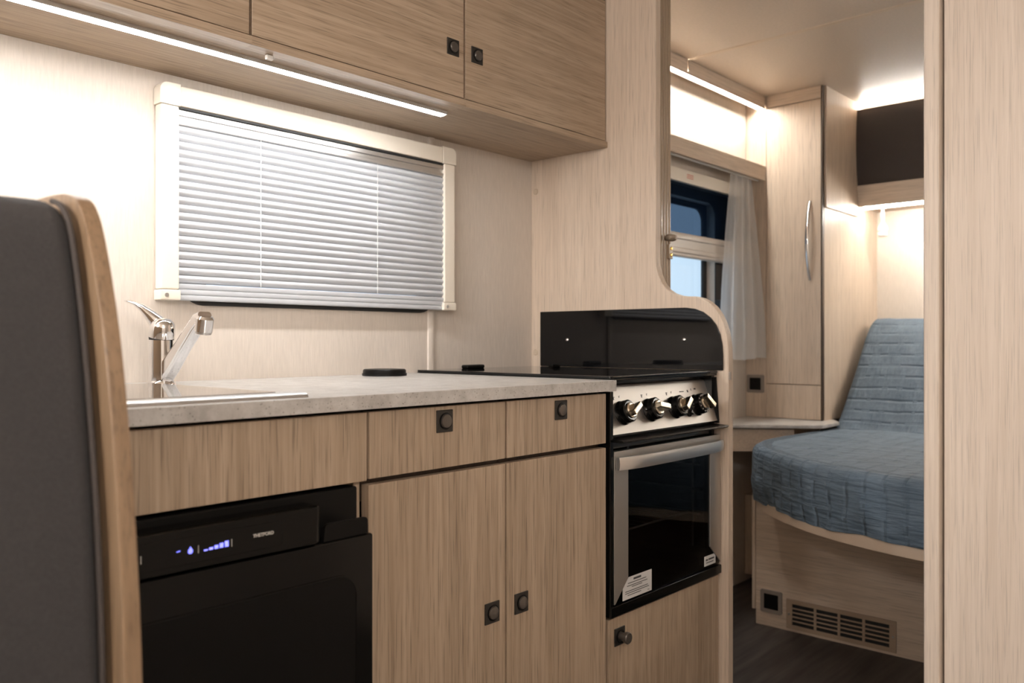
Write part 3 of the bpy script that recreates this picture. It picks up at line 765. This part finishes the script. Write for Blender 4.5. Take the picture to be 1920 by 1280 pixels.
NS = 20; zs0, zs1 = H+0.1135, H+0.4185; pit = (zs1-zs0)/NS
me_slat = None
for k in range(NS):
    if me_slat is None:
        b = bm_new(); sec = []
        top = []; bot = []
        for q in range(9):
            f = q/8; zz = f*pit*1.04
            yy = 0.0075 - 0.0068*math.sin(math.pi*(0.10+0.90*(1-f)))   # belly near the lower half, tucked in at the top
            top.append((yy, zz)); bot.append((yy+0.0012, zz))
        prism(b, top + list(reversed(bot)), 'x', SX0-0.0, SX1, 0)
        for v in b.verts: v.co += Vector((0, BYF+0.004, zs0))
        o = obj('slat', b, 'slat', t, smooth_ang=50); me_slat = o.data
    else:
        o = bpy.data.objects.new('slat', me_slat); COL.objects.link(o); o.parent = t; o.location = (0, 0, k*pit)
for xx in (0.967, 1.277):
    b = bm_new(); tube(b, [(xx, BYF+0.0035, H+0.113), (xx, BYF+0.0035, H+0.42)], 0.0007, 6); obj('lift_cord', b, 'cord', t)

# ================================================================== BENCH SEAT (dinette end)
t = thing('bench_seat', 'charcoal upholstered bench seat with curved oak backrest board', 'bench', (0.2, 1.2, 0))
bxx0, bxx1 = 0.3245, 0.3410
prof = [(0.735, 0.0), (0.738, 0.35), (0.742, 0.55), (0.7475, 0.68), (0.757, 0.78), (0.770, 0.87), (0.788, 0.96), (0.810, 1.03), (0.829, 1.075), (0.842, 1.095), (0.858, 1.108), (0.885, 1.1155), (0.93, 1.118), (1.55, 1.118), (1.55, 0.0)]
def densify(p, closed_from=13):
    # Catmull-Rom through the curved part
    out = []
    for i in range(closed_from-1):
        p0, p1, p2, p3 = p[max(i-1, 0)], p[i], p[i+1], p[min(i+2, closed_from-1)]
        for k in range(4):
            u = k/4
            out.append(tuple(0.5*((2*p1[c]) + (-p0[c]+p2[c])*u + (2*p0[c]-5*p1[c]+4*p2[c]-p3[c])*u*u + (-p0[c]+3*p1[c]-3*p2[c]+p3[c])*u**3) for c in (0, 1)))
    return out + p[closed_from-1:]
b = bm_new(); prism(b, densify(prof), 'x', bxx0, bxx1, 0.0022, 2); obj('backrest_board', b, 'bench_wood', t, smooth_ang=30)
cprof = [(0.772, 0.42), (0.7725, 0.60), (0.776, 0.70), (0.785, 0.80), (0.797, 0.88), (0.812, 0.96), (0.830, 1.03), (0.846, 1.075), (0.862, 1.095), (0.885, 1.106), (0.92, 1.1095), (0.96, 1.110), (1.0, 1.110), (1.54, 1.110), (1.54, 0.42)]
b = bm_new(); prism(b, densify(cprof), 'x', 0.115, 0.3235, 0.022, 5); obj('back_cushion', b, 'fabric', t, smooth_ang=45)
b = bm_new(); tube(b, [(0.3165, q[0]-0.0015, q[1]) for q in densify(cprof)[4:38]], 0.0028, 8); obj('piping', b, 'fabric_dark', t)
b = bm_new(); box(b, -0.30, 0.3235, 0.79, 1.54, 0.30, 0.415, 0.03, 4); obj('seat_cushion', b, 'fabric', t)
bx('seat_base', 'bench_wood', t, -0.28, 0.3235, 0.82, 1.59, 0.0, 0.298)

# ================================================================== BEDROOM
# cornice with LED, white upper recess, pelmet
b = bm_new(); box(b, 1.96, 2.598, 1.515, 1.545, CZ-0.042, CZ-0.0005, 0.002); box(b, 2.603, 3.197, 1.515, 1.545, CZ-0.042, CZ-0.0005, 0.002); box(b, 1.96, 3.197, 1.515, 1.5185, CZ-0.0515, CZ-0.0418)
obj('cornice', b, 'panel_x', None, 'oak cornice under the bedroom ceiling carrying an LED strip', 'cornice')
t = thing('led_strip_light', 'LED strip under the bedroom cornice above the pelmet', 'light strip', (2.6, 1.55, H+0.93))
b = bm_new(); box(b, 1.97, 3.19, 1.519, 1.538, CZ-0.0505, CZ-0.0424); obj('diffuser', b, 'led_cornice', t)
b = bm_new(); box(b, 1.97, 3.19, 1.5385, 1.542, CZ-0.0540, CZ-0.0424); obj('housing', b, 'panel_x', t)
t = thing('curtain_pelmet', 'oak pelmet board above the bedroom window', 'pelmet', (2.6, 1.55, H+0.642))
bx('front_board', 'panel_x', t, 1.96, 3.197, 1.513, 1.526, H+0.642, H+0.700)
bx('top_board', 'panel_x', t, 1.96, 3.197, 1.5265, WY-0.001, H+0.672, H+0.684)

# bedroom window
w = thing('window_2', 'bedroom window with black frame, half covered by dark fly screen', 'window', (2.6, WY, H)); w['kind'] = 'structure'; del w['category']
b = bm_new(); ring(b, rrect(2.20, 3.062, H-0.10, H+0.564, 0.02, 6), rrect(2.30, 2.942, H-0.02, H+0.527, 0.055, 6), 'y', WY-0.004, WY-0.0005); obj('frame', b, 'rubber', w)
b = bm_new(); ring(b, rrect(2.285, 2.960, H-0.035, H+0.545, 0.06, 6), rrect(2.325, 2.918, H+0.005, H+0.505, 0.05, 6), 'y', WY+0.036, WY+0.045); obj('pane_edge', b, 'rubber', w)
b = bm_new(); box(b, 2.27, 2.975, WY+0.046, WY+0.050, H-0.05, H+0.555); obj('pane', b, 'pane', w)
b = bm_new(); box(b, 2.938, 2.952, WY-0.030, WY-0.005, H+0.10, H+0.16, 0.003); tube(b, [(2.945, WY-0.02, H+0.13), (2.945, WY-0.03, H-0.02)], 0.006, 10); obj('window_stay', b, 'rubber', w)
t = thing('fly_screen_blind', 'dark pleated fly screen with ribbed grey bar on the bedroom window', 'blind', (2.63, 1.575, H+0.3))
b = bm_new(); box(b, 2.17, 3.10, 1.560, WY-0.001, H+0.566, H+0.612, 0.003); hr = obj('head_cassette', b, 'cream', t)
b = bm_new()
for k in range(3): box(b, 2.668+0.0, 2.712, 1.5593, 1.5597, H+0.583+k*0.006, H+0.5855+k*0.006)
obj('red_label', b, 'red_ink', hr)
b = bm_new(); prism(b, [(1.560, H+0.384), (1.556, H+0.378), (1.556, H+0.364), (1.561, H+0.360), (1.561, H+0.332), (1.557, H+0.328), (1.557, H+0.316), (1.561, H+0.312), (1.561, H+0.304), (1.565, H+0.300), (1.580, H+0.300), (1.580, H+0.384)], 'x', 2.18, 3.055); obj('pull_bar', b, 'bar', t)
b = bm_new(); n = 26; pts_a = []; 
vs = []
for k in range(n+1):
    zz = H+0.386 + (0.178)*k/n; yy = 1.572 + (0.0035 if k % 2 else -0.0035)
    vs.append((b.verts.new((2.18, yy, zz)), b.verts.new((3.06, yy, zz))))
for a, c in zip(vs, vs[1:]): b.faces.new((a[0], a[1], c[1], c[0]))
obj('pleated_screen', b, 'screen', t, smooth_ang=5)

# sheer curtain
t = thing('curtain', 'sheer white curtain gathered beside the bedroom window', 'curtain', (3.05, 1.52, H-0.066))
b = bm_new(); NU, NV = 90, 40; grid = []
for j in range(NV+1):
    f = j/NV; row = []
    zz = H+0.640 - f*0.708
    xl = 2.965 - 0.135*(f**1.0) + 0.05*math.sin(math.pi*f)*(-0.2); xr = 3.125 + 0.063*min(1, f*1.25)
    yb = 1.541 - 0.026*f
    for i in range(NU+1):
        u = i/NU; x = xl + (xr-xl)*u
        amp = 0.006 + 0.004*f
        y = yb + amp*math.sin(u*math.pi*2*3.6 + 0.8*math.sin(f*2.2)) + 0.0025*math.sin(u*47+f*3)
        if f > 0.97: y += 0.0
        row.append(b.verts.new((x, y, zz + 0.004*math.sin(u*9)*f)))
    grid.append(row)
for j in range(NV):
    for i in range(NU):
        b.faces.new((grid[j][i], grid[j][i+1], grid[j+1][i+1], grid[j+1][i]))
me_c = obj('curtain_fabric', b, 'sheer', t, smooth_ang=80)
b = bm_new(); tube(b, [(2.2, 1.541, H+0.645), (3.19, 1.541, H+0.645)], 0.004, 8); obj('curtain_rail', b, 'white', t)

# wardrobe
t = thing('wardrobe', 'tall light oak wardrobe with curved chrome handle beside the bed', 'wardrobe', (3.4, 1.44, 0))
WX = 3.200
b = bm_new(); box(b, WX+0.019, XE-0.001, 1.288, 1.302, H-0.303, CZ-0.001); box(b, WX+0.019, XE-0.001, 1.512, WY-0.001, H-0.303, CZ-0.001); box(b, WX+0.3, XE-0.001, 1.302, 1.512, H-0.303, H-0.29)
obj('carcass', b, 'panel_v', t)
bx('side_post', 'panel_v', t, WX, WX+0.0185, 1.512, WY-0.001, H-0.303, CZ-0.001)
bx('edge_post', 'edge_dark', t, WX-0.001, WX+0.018, 1.2840, 1.2895, H-0.303, CZ-0.001, 0.001)
do = bx('door', 'panel_v', t, WX, WX+0.018, 1.2905, 1.5105, H-0.1665, H+0.9285, 0.0015)
bx('top_fascia', 'panel_y', t, WX, WX+0.018, 1.2905, 1.5105, H+0.9315, CZ-0.001, 0.001)
bx('lower_flap', 'panel_v', t, WX, WX+0.018, 1.2905, 1.5105, H-0.3020, H-0.1695, 0.0015)
bx('side_panel', 'panel_v', t, WX+0.0185, XE-0.001, 1.2840, 1.2875, H-0.303, CZ-0.001, 0.0)
b = bm_new(); secs = []
for i in range(21):
    f = i/20; zz = H+0.236 + f*0.304; bow = 0.030*math.sin(math.pi*f)**0.8 if 0 < f < 1 else 0
    secs.append([Vector((WX-0.003-bow+0.0035*math.cos(q), 1.332+0.008*math.sin(q)*(0.6+0.4*math.sin(math.pi*f)), zz)) for q in [2*math.pi*k/12 for k in range(12)]])
loft(b, secs); obj('handle', b, 'chrome', do, smooth_ang=50)
# nightstand shelf and cabinet below
t = thing('bedside_shelf', 'pale bedside shelf with open niche beneath the wardrobe', 'shelf', (3.1, 1.45, 0))
b = bm_new(); prism(b, [(2.80, WY-0.001), (2.80, 1.515), (2.835, 1.480), (3.020, 1.236), (3.045, 1.218), (3.198, 1.218), (3.30, 1.28), (3.30, WY-0.001)], 'z', H-0.3160, H-0.3035, 0.002); obj('shelf_top', b, 'counter', t)
b = bm_new(); prism(b, [(2.85, WY-0.001), (2.85, 1.52), (2.87, 1.495), (3.008, 1.312), (3.028, 1.327), (2.885, 1.515), (2.87, WY-0.001)], 'z', H-0.405, H-0.3225); obj('apron', b, 'panel_y', t)
bx('back_panel', 'panel_v', t, 3.30, 3.318, 1.336, WY-0.001, 0.0, H-0.3225)
bx('lower_cabinet', 'panel_v', t, 3.19, 3.2995, 1.345, WY-0.001, 0.03, H-0.62)
# socket on the side post
def socket(name, label, cx, cy, cz, s, group):
    t = thing(name, label, 'socket', (cx, cy, cz), group)
    b = bm_new(); ring(b, rrect(cy-s, cy+s, cz-s, cz+s, 0.006, 4), rrect(cy-s*0.68, cy+s*0.68, cz-s*0.68, cz+s*0.68, 0.003, 4), 'x', cx-0.007, cx-0.0003); obj('frame', b, 'grey_plate', t)
    b = bm_new(); box(b, cx-0.005, cx-0.0004, cy-s*0.69, cy+s*0.69, cz-s*0.69, cz+s*0.69); obj('insert', b, 'black_satin', t)
    return t
socket('wall_socket', 'grey framed socket on the wardrobe post under the curtain', WX, 1.556, H-0.170, 0.036, None)
# overhead cabinet at the bed head
t = thing('overhead_cabinet', 'overhead cabinet with dark brown padded front above the bed', 'cabinet', (3.66, 0.6, H+0.55))
OY0 = YR + 0.003
b = bm_new(); prism(b, [(XE-0.001, H+0.560), (3.560, H+0.560), (3.560, H+0.630), (3.545, H+0.640), (3.552, H+0.948), (XE-0.001, H+0.948)], 'y', OY0, 1.2825); obj('body', b, 'panel_y', t)
fr = [(3.545, H+0.640), (3.533, H+0.70), (3.528, H+0.77), (3.528, H+0.84), (3.532, H+0.90), (3.540, H+0.950), (3.558, H+0.950), (3.558, H+0.640)]
b = bm_new(); prism(b, fr, 'y', OY0, 1.2820, 0.002); obj('padded_front', b, 'fabric_dark', t, smooth_ang=60)
b = bm_new(); prism(b, [(3.566, H+0.553), (3.548, H+0.638), (3.536, H+0.638), (3.552, H+0.553)], 'y', OY0, 1.2820, 0.001); obj('lower_board', b, 'panel_y', t)
bx('side_filler', 'panel_v', t, 3.2190, 3.5600, 1.2760, 1.2838, H+0.515, CZ-0.001, 0.0)
t = thing('led_strip_light', 'LED strip on top of the overhead cabinet lighting the ceiling', 'light strip', (3.6, 0.6, H+0.951))
b = bm_new(); box(b, 3.585, 3.600, OY0+0.01, 1.275, H+0.9505, H+0.9565); obj('diffuser', b, 'led_rear', t)
t = thing('led_strip_light', 'LED strip under the overhead cabinet above the bed head', 'light strip', (3.6, 0.6, H+0.545))
b = bm_new(); box(b, 3.570, 3.584, OY0+0.01, 1.262, H+0.545, H+0.5525); obj('diffuser', b, 'led_rear', t)
# reading lamp
t = thing('reading_lamp', 'small white reading lamp hanging under the overhead cabinet', 'lamp', (3.66, 1.2, H+0.44))
Tl = Matrix.Translation((3.655, 1.212, H+0.440))
b = bm_new(); lathe(b, [(0, 0.120), (0.016, 0.120), (0.016, 0.112), (0.008, 0.108)], Tl, 20); obj('mount', b, 'white', t)
b = bm_new(); tube(b, [(3.655, 1.212, H+0.550), (3.652, 1.212, H+0.53), (3.655, 1.212, H+0.505), (3.655, 1.212, H+0.490)], [0.006, 0.008, 0.006, 0.008], 12); obj('arm', b, 'white', t)
b = bm_new(); lathe(b, [(0.0, 0.055), (0.008, 0.054), (0.012, 0.045), (0.019, 0.036), (0.020, 0.022), (0.017, 0.018), (0.018, 0.0), (0.015, -0.002), (0, -0.002)], Tl, 24); obj('head', b, 'white', t)

# bed: base, rim, mattress
t = thing('bed', 'island bed with oak base and pale rim under the blue quilt', 'bed', (3.2, 0.6, 0))
bxf = 2.735
outline = [(3.24, 1.262), (3.00, 1.275), (2.80, 1.290), (2.66, 1.283), (2.56, 1.255), (2.47, 1.205), (2.385, 1.130), (2.305, 1.035), (2.235, 0.93), (2.175, 0.80), (2.135, 0.66), (2.115, 0.50), (2.13, 0.34), (2.17, 0.20), (2.23, 0.07), (2.30, -0.035), (2.38, -0.13), (2.47, -0.205), (2.56, -0.255), (2.66, -0.283), (2.80, -0.29), (3.0, -0.275), (3.24, -0.262)]
def spline(p, m):
    res = []
    for i in range(len(p)-1):
        p0, p1, p2, p3 = p[max(i-1, 0)], p[i], p[i+1], p[min(i+2, len(p)-1)]
        for k in range(m):
            u = k/m
            res.append(Vector([0.5*((2*p1[c]) + (-p0[c]+p2[c])*u + (2*p0[c]-5*p1[c]+4*p2[c]-p3[c])*u*u + (-p0[c]+3*p1[c]-3*p2[c]+p3[c])*u**3) for c in (0, 1)]))
    res.append(Vector(p[-1])); return res
ol = spline(outline, 14)
bx('base_front', 'panel_y', t, bxf, bxf+0.018, -0.33, 1.330, 0.0, H-0.522)
bx('base_side', 'panel_x', t, bxf+0.0185, 3.70, 1.312, 1.330, 0.0, H-0.522)
bx('base_side', 'panel_x', t, bxf+0.0185, 3.70, -0.33, -0.312, 0.0, H-0.522)
bx('corner_post', 'panel_v', t, bxf-0.004, bxf+0.010, 1.3305, 1.342, 0.05, H-0.53)
rimp = [(p.x, p.y) for p in ol] + [(3.72, -0.262), (3.72, 1.262)]
cx_, cy_ = 2.95, 0.5
rimq = [(cx_+(x-cx_)*0.985, cy_+(y-cy_)*0.985) for x, y in rimp]
b = bm_new(); prism(b, rimq, 'z', H-0.521, H-0.485, 0.004); obj('rim', b, 'rim', t)
rimm = [(cx_+(x-cx_)*0.95, cy_+(y-cy_)*0.95) for x, y in rimp]
b = bm_new(); prism(b, rimm, 'z', H-0.4845, H-0.345, 0.02, 3); obj('mattress', b, 'rim', t)

# quilt: top with rolled edge and hanging skirt (one mesh) + raised head part
t = thing('quilt', 'blue-grey quilted bedspread hanging over the rounded bed end', 'bedspread', (2.9, 0.5, H-0.33))
n = len(ol)
arcl = [0.0]
for a, c in zip(ol, ol[1:]): arcl.append(arcl[-1] + (c-a).length)
nrm = []
for i in range(n):
    tg = (ol[min(i+1, n-1)] - ol[max(i-1, 0)]).normalized(); nn = Vector((tg.y, -tg.x))
    if nn.dot(ol[i]-Vector((2.95, 0.5))) < 0: nn = -nn
    nrm.append(nn)
ZQ = H-0.327
rows = []
inner_f = [0.0, 0.2, 0.4, 0.55, 0.68, 0.78, 0.86, 0.92, 0.955]
for f in inner_f: rows.append(('top', f))
for a in (0, 20, 40, 60, 80): rows.append(('roll', a))
NSK = 16
for k in range(1, NSK+1): rows.append(('skirt', k/NSK))
b = bm_new(); uvl = b.loops.layers.uv.new('UVMap'); gv = []; guv = []
for kind, v in rows:
    rv = []; ru = []
    for i in range(n):
        P, N_ = ol[i], nrm[i]; s = arcl[i]
        spine = Vector((max(2.60, min(3.23, P.x)), 0.5))
        sk = 0.165 + 0.012*noise.noise(Vector((s*4.0, 3.1, 0))) + (0.028*math.exp(-((s-0.62)/0.10)**2)) + 0.004*noise.noise(Vector((s*11, 1.0, 8.0)))
        if kind == 'top':
            p = spine.lerp(P - N_*0.03, v); z = ZQ
            z += 0.004*noise.noise(Vector((p.x*9, p.y*9, 0.3))) + 0.0025*noise.noise(Vector((p.x*26, p.y*26, 4)))
            uu = (p.x, p.y)
        elif kind == 'roll':
            a = math.radians(v); p = P - N_*0.03 + N_*0.03*math.sin(a); z = ZQ - 0.03*(1-math.cos(a))
            w = 0.003*noise.noise(Vector((s*14, v*0.02, 7))); p = p + N_*w; uu = (p.x, p.y)
            uu = (2.0 + math.radians(v)*0.03, s)
        else:
            f = v
            fold = (0.011*noise.noise(Vector((s*9 + f*1.5, f*0.7, 1.3))) + 0.007*noise.noise(Vector((s*26, f*2.2, 5.5))))*min(1, f*2.0) + 0.002*noise.noise(Vector((s*40, f*5, 9)))
            tuck = -0.030*max(0, f-0.55)**1.2
            p = P + N_*(0.004*f + fold + tuck); z = ZQ - 0.03 - f*(sk-0.03)
            uu = (2.06 + f*sk, s)
        rv.append(b.verts.new((p.x, p.y, z))); ru.append(uu)
    gv.append(rv); guv.append(ru)
for j in range(len(gv)-1):
    for i in range(n-1):
        idx = ((j, i), (j, i+1), (j+1, i+1), (j+1, i))
        vsq = [gv[a][c] for a, c in idx]
        if len(set(vsq)) < 4: continue
        try: f = b.faces.new(vsq)
        except ValueError: continue
        for lp_, (a, c) in zip(f.loops, idx):
            uu = guv[a][c]
            lp_[uvl].uv = uu
bmesh.ops.remove_doubles(b, verts=b.verts[:], dist=1e-5)
bmesh.ops.recalc_face_normals(b, faces=b.faces[:])
obj('bedspread_body', b, 'quilt', t, smooth_ang=180)
# raised head section
b = bm_new(); uvl = b.loops.layers.uv.new('UVMap'); gv = []; guv = []
prof = [(3.12, H-0.340), (3.19, H-0.335), (3.235, H-0.315), (3.30, H-0.255), (3.37, H-0.175), (3.44, H-0.095), (3.51, H-0.015), (3.57, H+0.045), (3.62, H+0.080), (3.665, H+0.094), (3.71, H+0.080), (3.735, H+0.04), (3.745, H-0.02)]
pr = spline(prof, 6)
al = [0.0]
for a, c in zip(pr, pr[1:]): al.append(al[-1] + (c-a).length)
NW = 90
for j, p in enumerate(pr):
    rv, ru = [], []
    tg = (pr[min(j+1, len(pr)-1)] - pr[max(j-1, 0)]).normalized(); nn = Vector((-tg.y, tg.x))
    for i in range(-3, NW+4):
        f = min(max(i, 0), NW)/NW; y = 1.235 - f*(1.235+0.235)
        d = 0.0
        if i <= 0 or i >= NW:
            k = abs(i) if i <= 0 else i-NW
            d = (0.0, 0.012, 0.045, 0.10)[k]; y += (1 if i <= 0 else -1)*(0.0, 0.010, 0.014, 0.012)[k]
        h = 0.004*noise.noise(Vector((y*7, al[j]*7, 2))) + 0.003*noise.noise(Vector((y*22, al[j]*22, 6)))
        q = p + nn*(h - d)
        rv.append(b.verts.new((q.x, y, q.y))); ru.append((y, al[j]+5))
    gv.append(rv); guv.append(ru)
for j in range(len(gv)-1):
    for i in range(len(gv[0])-1):
        idx = ((j, i), (j, i+1), (j+1, i+1), (j+1, i))
        f = b.faces.new([gv[a][c] for a, c in idx])
        for lp_, (a, c) in zip(f.loops, idx): lp_[uvl].uv = guv[a][c]
bmesh.ops.recalc_face_normals(b, faces=b.faces[:])
obj('raised_head_part', b, 'quilt', t, smooth_ang=180)

socket('wall_socket', 'grey framed socket on the oak bed base beside the vent', bxf, 1.272, H-0.884, 0.038, None)
# vent grille on the bed base
t = thing('vent_grille', 'oak-coloured vent grille with black slots on the bed base', 'vent', (bxf, 1.04, H-0.91))
vy0, vy1, vz0, vz1 = 0.866, 1.218, H-0.960, H-0.862
b = bm_new(); box(b, bxf-0.0022, bxf-0.0004, vy0+0.014, vy1-0.014, vz0+0.012, vz1-0.012); obj('backing', b, 'rubber', t)
b = bm_new()
box(b, bxf-0.006, bxf-0.0003, vy0, vy1, vz1-0.014, vz1, 0.001); box(b, bxf-0.006, bxf-0.0003, vy0, vy1, vz0, vz0+0.014, 0.001)
box(b, bxf-0.006, bxf-0.0003, vy0, vy0+0.020, vz0+0.014, vz1-0.014); box(b, bxf-0.006, bxf-0.0003, vy1-0.020, vy1, vz0+0.014, vz1-0.014)
obj('frame', b, 'vent_wood', t)
yy0, yy1 = vy0+0.020, vy1-0.020
for k in range(1, 4):
    yc = yy0+(yy1-yy0)*k/4
    bx('mullion', 'vent_wood', t, bxf-0.006, bxf-0.0025, yc-0.004, yc+0.004, vz0+0.014, vz1-0.014, 0.0)
for k in range(1, 5):
    zz = vz0+0.014+(vz1-vz0-0.028)*k/5
    bx('slat', 'vent_wood', t, bxf-0.0062, bxf-0.0025, yy0, yy1, zz-0.0022, zz+0.0022, 0.0)
for yc in (vy0+0.009, vy1-0.009):
    b = bm_new(); lathe(b, [(0, 0.0015), (0.003, 0.001), (0.0035, 0)], Matrix.Translation((bxf-0.006, yc, (vz0+vz1)/2)) @ Matrix.Rotation(-math.pi/2, 4, 'Y'), 12); obj('screw', b, 'alu', t)

# ================================================================== ADDED FILL LAMPS, OUT OF VIEW
t = thing('fill_pendant', 'added unseen globe pendant, fill light over the dinette', 'lamp', (-0.95, 0.95, 1.55))  # added light source, brightens the partition and its upper part
b = bm_new(); lathe(b, [(0, -0.13)] + [(0.13*math.cos(math.radians(a)), 0.13*math.sin(math.radians(a))) for a in range(-80, 81, 10)] + [(0, 0.13)], Matrix.Translation((-0.95, 0.95, 1.55)), 40); obj('globe', b, 'lamp', t)
b = bm_new(); tube(b, [(-0.95, 0.95, 1.675), (-0.95, 0.95, CZ-0.002)], 0.004, 8); obj('cord', b, 'white', t)
t = thing('fill_wall_lamp', 'added unseen globe fill lamp on the wall opposite the kitchen', 'lamp', (0.10, YR, 1.62))  # added light source, brightens the cabinet fronts
b = bm_new(); lathe(b, [(0, -0.085)] + [(0.085*math.cos(math.radians(a)), 0.085*math.sin(math.radians(a))) for a in range(-80, 81, 10)] + [(0, 0.085)], Matrix.Translation((0.10, YR+0.115, 1.62)), 40); obj('globe', b, 'lamp', t)
b = bm_new(); lathe(b, [(0, 0), (0.05, 0), (0.05, 0.012), (0.02, 0.02), (0.02, 0.04)], Matrix.Translation((0.10, YR+0.0005, 1.62)) @ Matrix.Rotation(math.radians(-90), 4, 'X'), 32); obj('bracket', b, 'white', t)
t = thing('fill_ceiling_lamp', 'added unseen round fill lamp on the ceiling by the front wall', 'lamp', (-1.70, 0.30, CZ-0.03))  # added light source behind the camera for general brightness
Tc = Matrix.Translation((-1.70, 0.30, CZ-0.001)) @ Matrix.Rotation(math.pi, 4, 'X'); r = 0.18
b = bm_new(); lathe(b, [(r+0.012, 0), (r+0.014, 0.018), (r+0.004, 0.022), (r, 0.018)], Tc, 48); obj('bezel', b, 'white', t)
b = bm_new(); lathe(b, [(r, 0.018), (r*0.9, 0.026), (r*0.5, 0.031), (0, 0.032)], Tc, 48); obj('diffuser', b, 'lamp', t)
